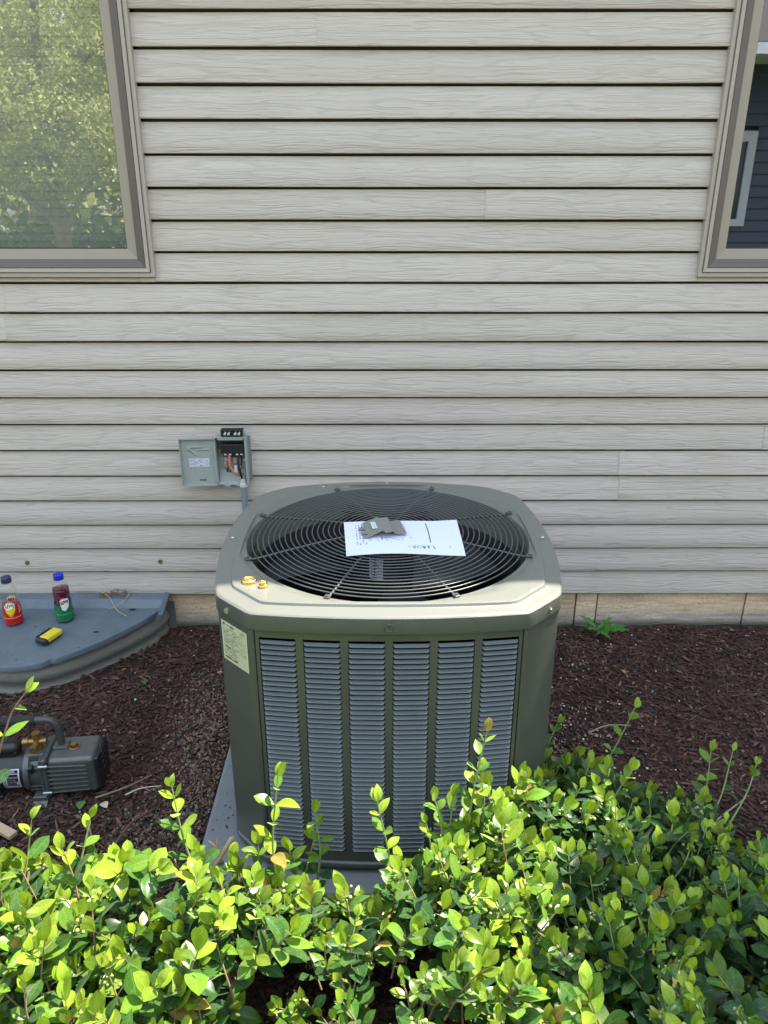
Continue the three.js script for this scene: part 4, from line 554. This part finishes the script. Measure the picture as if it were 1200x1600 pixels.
const SHRUBS = [
  { x0: -1.25, x1: -0.30, seed: 101, age: 0.0, label: 'bright green leafy shrub in front of the pump, leftmost of the hedge',
    shoots: [[[[-0.388, 0.213, 1.52], [-0.426, 0.339, 1.50], [-0.446, 0.478, 1.48]], 0.043, 7], [[[-0.80, 0.52, 1.56], [-0.757, 0.615, 1.55], [-0.719, 0.711, 1.53], [-0.692, 0.745, 1.52]], 0.040, 4], [[[-0.775, 0.25, 1.55], [-0.76, 0.34, 1.51], [-0.752, 0.40, 1.49]], 0.046, 3], [[[-0.66, 0.26, 1.55], [-0.645, 0.33, 1.51], [-0.63, 0.395, 1.48]], 0.042, 4], [[[-0.36, 0.18, 1.56], [-0.345, 0.27, 1.53], [-0.33, 0.31, 1.51]], 0.042, 3]] },
  { x0: -0.30, x1: 0.34, seed: 202, age: 0.05, label: 'yellow green leafy shrub before the middle of the air conditioner',
    shoots: [[[[-0.222, 0.16, 1.53], [-0.237, 0.334, 1.50], [-0.22, 0.505, 1.48]], 0.047, 8], [[[0.042, 0.17, 1.53], [0.011, 0.336, 1.50], [-0.010, 0.445, 1.49]], 0.044, 6], [[[0.165, 0.26, 1.47], [0.188, 0.354, 1.46], [0.206, 0.476, 1.44], [0.226, 0.572, 1.42]], 0.040, 9], [[[-0.19, 0.15, 1.47], [-0.165, 0.25, 1.45], [-0.145, 0.325, 1.43]], 0.036, 4], [[[0.10, 0.18, 1.5], [0.11, 0.28, 1.47], [0.098, 0.35, 1.45]], 0.040, 4], [[[0.26, 0.22, 1.45], [0.25, 0.33, 1.42], [0.235, 0.42, 1.41]], 0.042, 4], [[[-0.29, 0.12, 1.52], [-0.275, 0.24, 1.50], [-0.27, 0.33, 1.49]], 0.044, 5], [[[-0.20, 0.10, 1.5], [-0.19, 0.22, 1.49], [-0.205, 0.30, 1.48]], 0.046, 5], [[[0.17, 0.2, 1.5], [0.15, 0.32, 1.47], [0.155, 0.42, 1.45]], 0.044, 5], [[[0.12, 0.25, 1.5], [0.13, 0.36, 1.48], [0.115, 0.43, 1.47]], 0.042, 5], [[[-0.155, 0.15, 1.48], [-0.14, 0.27, 1.45], [-0.15, 0.37, 1.44]], 0.040, 5], [[[0.22, 0.30, 1.46], [0.225, 0.41, 1.44], [0.215, 0.47, 1.43]], 0.043, 5], [[[0.30, 0.22, 1.42], [0.305, 0.34, 1.38], [0.32, 0.41, 1.36]], 0.044, 5]] },
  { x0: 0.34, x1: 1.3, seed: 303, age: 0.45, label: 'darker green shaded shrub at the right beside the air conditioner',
    shoots: [[[[0.50, 0.10, 1.22], [0.54, 0.20, 1.18], [0.605, 0.309, 1.15], [0.655, 0.415, 1.12]], 0.040, 7], [[[0.48, 0.16, 1.36], [0.51, 0.215, 1.34], [0.546, 0.276, 1.32], [0.598, 0.366, 1.30]], 0.044, 6], [[[0.77, 0.12, 1.32], [0.779, 0.196, 1.30], [0.795, 0.317, 1.28], [0.801, 0.39, 1.26]], 0.042, 6], [[[0.82, 0.05, 1.2], [0.903, 0.118, 1.15], [0.972, 0.22, 1.05]], 0.036, 4], [[[0.90, 0.10, 1.22], [0.978, 0.172, 1.15], [1.015, 0.215, 1.10]], 0.036, 4], [[[0.86, 0.18, 1.52], [0.848, 0.252, 1.50], [0.83, 0.325, 1.48]], 0.046, 3], [[[0.42, 0.14, 1.15], [0.44, 0.26, 1.10], [0.47, 0.34, 1.08]], 0.038, 5]] },
];
for (const S of SHRUBS) {
  const R = rng(S.seed), sh = thing('shrub', S.label, 'shrub', [0, 0, 0]); const leaves = [], twigs = [], buds = [];
  const put = (pts, o, named) => { const s = leafyShoot(R, pts, o); for (const l of s.leaves) { l.score = (named ? 3 : 0) + (l.pos.y - hedgeTop(l.pos.x, l.pos.z)) * 8 - Math.abs(l.pos.z - 1.62) * 1.4; if (l.pos.y < 0.05) l.score -= 5; leaves.push(l); }
    const pp = s.curve.getPoints(6).map(p => [p.x, p.y, p.z]), g = taper(pp, named ? 0.0034 : 0.0024, 0.0012, 6, named ? 20 : 8); if (named) part('stem', g, S.age > 0.3 || R() < 0.7 ? greenStem : barkM, sh); else twigs.push(g); };
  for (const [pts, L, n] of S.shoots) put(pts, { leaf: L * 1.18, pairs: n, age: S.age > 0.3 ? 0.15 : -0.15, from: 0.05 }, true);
  // shoots through the whole volume
  const W = S.x1 - S.x0, nS = Math.round(W * 1050);
  for (let i = 0; i < nS; i++) {
    const x = lerp(S.x0, S.x1, R()), zb = hedgeBack(x), z = lerp(zb + 0.01, 2.22, Math.pow(R(), 1.15)), H = hedgeTop(x, z); if (H < 0.05) continue;
    const thin = vn(x * 4.5 + 7, z * 4.5 + 3, 999, 999, S.seed); if (R() < sstep(0.60, 0.78, thin) * 0.8) continue;
    const tip = H * lerp(0.45, 1.06, Math.pow(R(), 0.7)), l = lerp(0.09, 0.17, R()), lean = (R() - 0.5) * 1.3, leanZ = (R() - 0.62) * 1.2, k = l / Math.hypot(1, lean, leanZ);
    const top = [x, tip, z], bot = [x - lean * k, Math.max(0.02, tip - k), z - leanZ * k], midp = [(top[0] + bot[0]) / 2 + (R() - 0.5) * 0.02, (top[1] + bot[1]) / 2 + 0.004, (top[2] + bot[2]) / 2 + (R() - 0.5) * 0.02];
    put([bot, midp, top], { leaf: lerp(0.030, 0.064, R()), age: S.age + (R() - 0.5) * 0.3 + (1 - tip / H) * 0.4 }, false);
    if (R() < 0.28) for (let b = 0; b < 5 + R() * 5; b++) buds.push([top[0] + (R() - 0.5) * 0.03, top[1] - R() * 0.03, top[2] + (R() - 0.5) * 0.03, 0.0022 + R() * 0.0022]);
  }
  // woody frame: crooked limbs from the ground
  const nb = Math.round(W * 9); for (let i = 0; i < nb; i++) { const x = lerp(S.x0 + 0.05, S.x1 - 0.05, (i + R()) / nb), z = lerp(hedgeBack(x) + 0.15, 2.0, R()), p = [[x, -0.03, z]]; let a = x, y = 0.0, b = z, dx = (R() - 0.5) * 0.14, dz = (R() - 0.7) * 0.12; for (let k = 0; k < 4; k++) { a += dx + (R() - 0.5) * 0.06; b += dz + (R() - 0.5) * 0.06; y += 0.04 + R() * 0.05; if (y > hedgeTop(a, b) * 0.9) break; p.push([a, y, b]); } if (p.length > 2) part('limb', taper(p, 0.0075 + R() * 0.004, 0.003, 7, 18), woodM, sh); }
  if (twigs.length) part('twigs', twigs, S.age > 0.3 ? greenStem : barkM, sh, { kind: 'stuff' });
  leaves.sort((a, b) => b.score - a.score);
  const own = leaves.slice(0, 290), rest = leaves.slice(290);
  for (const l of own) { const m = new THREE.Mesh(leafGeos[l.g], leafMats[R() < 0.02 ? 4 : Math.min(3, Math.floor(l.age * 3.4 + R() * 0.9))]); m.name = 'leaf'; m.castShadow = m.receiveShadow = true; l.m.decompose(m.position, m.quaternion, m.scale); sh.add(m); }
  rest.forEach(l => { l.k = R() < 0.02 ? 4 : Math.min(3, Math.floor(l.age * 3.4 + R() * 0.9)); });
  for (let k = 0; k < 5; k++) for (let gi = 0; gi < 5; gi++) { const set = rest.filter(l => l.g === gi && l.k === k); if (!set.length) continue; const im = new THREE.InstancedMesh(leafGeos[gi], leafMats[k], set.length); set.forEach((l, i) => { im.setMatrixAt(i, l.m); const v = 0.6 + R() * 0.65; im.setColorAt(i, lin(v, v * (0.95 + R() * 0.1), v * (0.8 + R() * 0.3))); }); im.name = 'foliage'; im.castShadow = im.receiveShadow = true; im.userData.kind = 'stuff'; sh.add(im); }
  const bm = new THREE.InstancedMesh(new THREE.IcosahedronGeometry(1, 1), phy([0.24, 0.30, 0.08], 0.55), buds.length), M = new THREE.Matrix4(); buds.forEach((b, i) => bm.setMatrixAt(i, M.makeScale(b[3], b[3], b[3]).setPosition(b[0], b[1], b[2]))); bm.name = 'flower_buds'; bm.userData.kind = 'stuff'; sh.add(bm);
}
// cut and fallen sticks in and before the hedge
{
  const pale = std([0.46, 0.33, 0.2], 0.8), grey = std([0.2, 0.165, 0.13], 0.9), red = std([0.13, 0.06, 0.035], 0.85);
  const st = (pts, r0, r1, m, label, name = 'stick') => tag(part(name, taper(pts, r0, r1, 7, 20), m), label, 'stick');
  const cut = thing('cut_branch', 'freshly cut pale forked branch stub beside the pad', 'branch'); part('stem', taper([[-0.40, 0.20, 1.50], [-0.365, 0.265, 1.47], [-0.335, 0.312, 1.45]], 0.0062, 0.0048, 8, 14), pale, cut); part('fork', taper([[-0.362, 0.268, 1.468], [-0.372, 0.295, 1.462], [-0.388, 0.308, 1.458]], 0.004, 0.003, 7, 10), pale, cut); part('fork', taper([[-0.370, 0.29, 1.463], [-0.366, 0.318, 1.46]], 0.003, 0.0028, 6, 6), pale, cut);
  st([[-0.66, 0.20, 1.56], [-0.58, 0.225, 1.50], [-0.50, 0.23, 1.49], [-0.42, 0.25, 1.50]], 0.006, 0.004, barkM, 'long tan bare branch arching through the left shrub');
  st([[-0.545, 0.26, 1.50], [-0.50, 0.30, 1.49], [-0.465, 0.285, 1.48], [-0.458, 0.235, 1.48]], 0.0028, 0.0022, pale, 'pale hooked twig above the left shrub');
  st([[-0.80, 0.02, 1.16], [-0.79, 0.10, 1.17], [-0.775, 0.02, 1.19]], 0.003, 0.002, pale, 'white broken stalk standing bent in the soil below the pump');
  st([[-0.84, 0.012, 0.995], [-0.76, 0.02, 0.96], [-0.70, 0.014, 0.90]], 0.0035, 0.002, grey, 'grey twig on the mulch right of the pump');
  st([[-0.755, 0.014, 0.985], [-0.715, 0.02, 0.965], [-0.66, 0.012, 0.945]], 0.0022, 0.0014, std([0.5, 0.5, 0.42], 0.8), 'thin whitish dry stalk right of the pump');
  st([[-0.73, 0.006, 1.18], [-0.70, 0.03, 1.12], [-0.665, 0.02, 1.06]], 0.0048, 0.003, red, 'dark rotten stick lying in the hollow below the pump');
  st([[0.90, 0.008, 1.12], [0.99, 0.02, 1.06], [1.08, 0.01, 0.99]], 0.0028, 0.002, std([0.25, 0.21, 0.17], 0.9), 'thin grey twig on the mulch at the right edge');
  st([[0.68, 0.012, 0.70], [0.75, 0.018, 0.67], [0.83, 0.014, 0.665]], 0.003, 0.002, std([0.24, 0.19, 0.15], 0.9), 'brown twig behind the right shrub tip');
  st([[-0.25, 0.015, 1.40], [-0.12, 0.02, 1.405], [0.02, 0.03, 1.40]], 0.006, 0.004, red, 'reddish stick lying along the front of the pad');
  st([[-0.22, 0.01, 1.47], [-0.13, 0.045, 1.455], [-0.04, 0.05, 1.43], [0.03, 0.08, 1.42]], 0.007, 0.004, woodM, 'crooked brown branch lying on the soil before the pad');
  tag(part('lumber', rbox(0.14, 0.013, 0.026, 0.002), std([0.45, 0.33, 0.22], 0.8, { bumpMap: speckle, bumpScale: 0.001 }), scene, { p: [-1.062, 0.035, 1.13], r: [0, -0.5, 0.0] }), 'pale offcut of lumber at the left edge below the pump', 'lumber');
  for (const [x, z, s, c, l] of [[-0.80, 1.02, 1, [0.5, 0.44, 0.3], 'pale dry leaf on the soil below the pump'], [-0.87, 1.04, 1.1, [0.08, 0.16, 0.04], 'green fallen leaf beside the foot of the pump'], [-0.86, 0.42, 1, [0.05, 0.10, 0.03], 'dark green leaf on the mulch before the window well'], [0.90, 0.36, 0.8, [0.32, 0.15, 0.05], 'small orange brown leaf on the right mulch']]) tag(part('fallen_leaf', T(leafGeos[1].clone().scale(0.04 * s, 0.04 * s, 0.04 * s), x, groundY(x, z) + 0.016, z, -1.4, 0, x * 7), phy(c, 0.85, { side: THREE.DoubleSide })), l, 'leaf');
}
// weed at the foundation
{
  const R = rng(55), w = thing('weed', 'lobed green weed growing against the foundation right of the unit', 'weed', [0.875, groundY(0.9, 0.06) + 0.01, 0.06]); w.scale.setScalar(1.5);
  const lobed = grid(8, 12, (u, v) => { const s = (u - 0.5) * 2, wd = 0.16 * Math.sin(Math.PI * Math.pow(v, 0.8)) * (0.62 + 0.38 * Math.cos(v * 30)) + 0.02; return [s * wd, v, 0.25 * Math.abs(s) * wd - 0.35 * v * v, u, 1 - v]; });
  const m = leafMat(LT.old, [0.75, 0.9, 0.7], 0.3); for (const [a, t, L] of [[-1.0, 0.5, 0.085], [-0.55, 0.75, 0.065], [0.15, 1.0, 0.07], [0.8, 0.9, 0.085], [1.7, 1.1, 0.075], [2.5, 1.1, 0.06], [-1.8, 1.0, 0.05]]) { const d = new THREE.Vector3(Math.sin(a) * Math.sin(t), Math.cos(t), Math.cos(a) * Math.sin(t) * 0.8 + 0.2), l = new THREE.Mesh(lobed, m); l.name = 'leaf'; l.castShadow = true; leafMatrix(new THREE.Vector3(0, 0.01, 0), d, new THREE.Vector3(-d.x * 0.4, 1, 0.5), L).decompose(l.position, l.quaternion, l.scale); w.add(l); }
  part('stem', taper([[0, -0.01, 0], [0, 0.02, 0.002]], 0.003, 0.002, 6, 6), greenStem, w);
}

// ---------------------------------------------------------------- behind the camera: what the windows mirror, and the tree that shades the right
{
  const leafQuad = (() => { const g = leafGeos[0].clone(); return g; })();
  const barks = [std([0.13, 0.10, 0.075], 0.95, { bumpMap: speckle, bumpScale: 0.01 }), std([0.22, 0.18, 0.13], 0.95, { bumpMap: speckle, bumpScale: 0.01 })];
  LT.tree = leafTex('#a2a862', '#bfc28c', '#aeb270', 9);
  const crownM = [leafMat(LT.tree, [0.8, 0.76, 0.8]), leafMat(LT.tree, [1.0, 0.96, 1.0]), leafMat(LT.dark, [0.7, 0.7, 0.7])];
  function tree(label, x, z, H, crown, n, size, seed, mi, group, trunk = [0.13, 0.05], limbs = 9) {
    const R = rng(seed), t = thing('tree', label, 'tree', [x, 0, z], 0, group);
    const top = H * 0.8; part('trunk', taper([[0, -0.1, 0], [0.05, H * 0.25, 0.03], [-0.04, H * 0.5, 0], [crown[0][0] * 0.5, top, crown[0][2] * 0.5]], trunk[0], trunk[1], 10, 24), barks[seed % 2], t);
    const ends = []; for (let i = 0; i < limbs; i++) { const c = crown[i % crown.length], e = [c[0] + (R() - 0.5) * c[3] * 1.5, c[1] + (R() - 0.5) * c[4] * 1.4, c[2] + (R() - 0.5) * c[3] * 1.5], h = Math.min(top * 0.9, Math.max(H * 0.2, e[1] * lerp(0.45, 0.75, R()))); ends.push(e); part('limb', taper([[0.02, h, 0.01], [e[0] * 0.5, lerp(h, e[1], 0.62), e[2] * 0.5], e], trunk[0] * 0.4, 0.012, 6, 14), barks[seed % 2], t); }
    const im = new THREE.InstancedMesh(leafQuad, crownM[mi], n), c3 = new THREE.Color(); const clumps = []; for (let i = 0; i < Math.max(24, n / 90); i++) { const c = crown[Math.floor(R() * crown.length)], a = R() * 6.28, b = Math.acos(2 * R() - 1), r = Math.pow(R(), 0.45); clumps.push([c[0] + c[3] * r * Math.sin(b) * Math.cos(a), c[1] + c[4] * r * Math.cos(b), c[2] + c[3] * r * Math.sin(b) * Math.sin(a), lerp(0.14, 0.34, R()) * Math.min(1.2, c[3])]); }
    for (let i = 0; i < n; i++) { const c = clumps[Math.floor(R() * clumps.length)], a = R() * 6.28, b = Math.acos(2 * R() - 1), r = Math.cbrt(R()) * c[3]; const p = new THREE.Vector3(c[0] + r * Math.sin(b) * Math.cos(a), c[1] + r * Math.cos(b) * 0.7, c[2] + r * Math.sin(b) * Math.sin(a)); im.setMatrixAt(i, leafMatrix(p, new THREE.Vector3(R() - 0.5, R() - 0.75, R() - 0.5), new THREE.Vector3(R() - 0.5, 0.8, R() - 0.5), size * (0.6 + R() * 0.8))); const k = 0.75 + R() * 0.5; im.setColorAt(i, c3.setRGB(k, k, k * 0.9)); }
    im.name = 'crown'; im.userData.kind = 'stuff'; im.castShadow = im.receiveShadow = true; t.add(im); return t;
  }
  tree('leafy tree overhanging the eave to the right, shading the right shrub', 4.0, 0.9, 4.6, [[-1.10, 4.3, -0.60, 0.52, 0.5], [-1.12, 4.35, -0.15, 0.55, 0.5], [-0.9, 4.3, 0.2, 0.5, 0.45], [-0.45, 4.5, -0.7, 0.7, 0.6], [-0.4, 4.5, -0.1, 0.7, 0.6], [0.2, 4.4, -0.4, 0.8, 0.7]], 24000, 0.06, 41, 2, null, [0.09, 0.04]);
  tree('sunlit spreading tree behind the photographer on the left', -4.9, 9.6, 5.4, [[0.6, 2.7, -0.7, 1.0, 0.8], [-0.6, 3.4, -0.5, 1.2, 1.1], [0.9, 3.9, 0, 1.1, 0.9], [-1.3, 2.5, -0.3, 0.9, 0.8], [0.1, 2.2, -0.2, 0.9, 0.5]], 42000, 0.055, 42, 1, null, [0.15, 0.05]);
  tree('taller tree at the back left with two pale trunks', -6.6, 13, 8, [[0, 5, 0, 2, 1.8], [1.5, 4.2, 0, 1.5, 1.4], [-1.6, 3.6, 0, 1.6, 1.4], [0.3, 2.8, 0, 1.6, 1.0]], 16000, 0.12, 43, 1, null, [0.2, 0.06]);
  tree('smaller tree far behind on the left lawn', -2.6, 16, 7, [[0, 4, 0, 2, 1.8], [0.8, 5.2, 0, 1.2, 1.0]], 12000, 0.13, 44, 1, null);
  tree('dark round tree far behind at the centre of the lawn', 1.2, 19, 7.5, [[0, 4.4, 0, 2.4, 2.0]], 6000, 0.22, 45, 2, null);
  tree('far tree at the left end of the lawn', -11, 12, 7, [[0, 4.0, 0, 2.6, 2.2]], 6000, 0.22, 46, 0, null);
  { const R = rng(47), h = new THREE.InstancedMesh(leafQuad, crownM[2], 9000); for (let i = 0; i < 9000; i++) { const x = lerp(-14, 2.5, R()), y = Math.pow(R(), 0.8) * (1.3 + 0.25 * Math.sin(x * 2)), z = 11.5 + (R() - 0.5) * 1.2 - x * 0.02; h.setMatrixAt(i, leafMatrix(new THREE.Vector3(x, y, z), new THREE.Vector3(R() - 0.5, R() - 0.3, R() - 0.5), new THREE.Vector3(R() - 0.5, 0.6, R() - 0.5), 0.14 + R() * 0.14)); } h.name = 'boundary_hedge'; h.castShadow = h.receiveShadow = true; scene.add(tag(h, 'dark boundary hedge across the lawn behind the photographer', 'hedge', null, 'stuff')); }
  { const R = rng(48), h = new THREE.InstancedMesh(leafQuad, crownM[1], 40000); for (let i = 0; i < 40000; i++) { const x = lerp(-34, 5, R()), top = 6.5 + 2.2 * vn(x * 0.6 + 50, 3, 999, 999, 5) + 0.8 * vn(x * 2 + 50, 3, 999, 999, 6), y = R() * top, z = 21 + (R() - 0.5) * 3; h.setMatrixAt(i, leafMatrix(new THREE.Vector3(x, y, z), new THREE.Vector3(R() - 0.5, R() - 0.6, R() - 0.5), new THREE.Vector3(R() - 0.5, 0.6, R() - 0.8), 0.2 + R() * 0.3)); } h.name = 'far_wood'; h.castShadow = h.receiveShadow = true; scene.add(tag(h, 'sunlit wood along the far side of the lawn', 'wood', null, 'stuff')); }
  // the neighbour's navy house
  const n = thing('neighbour_house', 'navy blue lap sided house with white trim mirrored in the right window', 'house', [8.45, 0.2, 9.6], 0);
  const navy = std([0.048, 0.068, 0.115], 0.6), wt = std([0.45, 0.5, 0.58], 0.5), gl = phy([0.03, 0.04, 0.05], 0.05), dark = std([0.05, 0.05, 0.055], 0.9);
  const wx0 = -5.4, wx1 = 4.0;
  part('wall', [box(wx1 - wx0 - 0.1, 3.4, 5, 0.05, 1.7, 2.6)], dark, n);
  for (let k = 0; k < 20; k++) { const y = 0.25 + k * 0.16, prof = [[0, 0], [0.0, -0.03], [0.16, -0.004]]; const seg = (a, b) => grid(1, 3, (u, v, i, j) => { const q = [[0, 0.05], [0, -0.012], [0.02, -0.014], [0.165, 0.004]][j]; return [lerp(a, b, u), y + q[0], q[1] + 0.05]; }); const win = y > 1.1 && y < 2.35; part('siding_plank', win ? [flip(seg(wx0, -4.7)), flip(seg(-2.95, wx1))] : flip(seg(wx0, wx1)), navy, n); }
  const w = sub('window', n); part('trim', [box(0.12, 1.3, 0.05, -3.02, 1.78, 0.03), box(0.12, 1.3, 0.05, -4.66, 1.78, 0.03), box(1.52, 0.14, 0.05, -3.84, 2.36, 0.03), box(1.52, 0.1, 0.06, -3.84, 1.18, 0.03)], wt, w); part('sash', [box(0.05, 1.1, 0.03, -3.84, 1.76, 0.04)], wt, w); part('pane', box(1.52, 1.1, 0.02, -3.84, 1.76, 0.06), gl, w);
  part('corner_board', box(0.12, 3.3, 0.1, wx0 - 0.06, 1.7, 0.02), wt, n); part('downpipe', box(0.08, 3.2, 0.07, -1.9, 1.65, -0.04), wt, n);
  part('gutter', box(8.4, 0.13, 0.14, 0.05, 3.30, -1.0), wt, n); part('soffit', box(8.4, 0.03, 1.1, 0.05, 3.30, -0.4), wt, n);  // overhang made deeper, added only to keep this facade in shade
  part('roof', [T(box(8.7, 0.06, 5.0), 0.05, 4.55, 1.15, -0.5), T(box(8.7, 0.06, 4.2), 0.05, 4.42, 5.05, 0.5)], std([0.07, 0.07, 0.075], 0.95), n);
}

renderer.render(scene, camera);
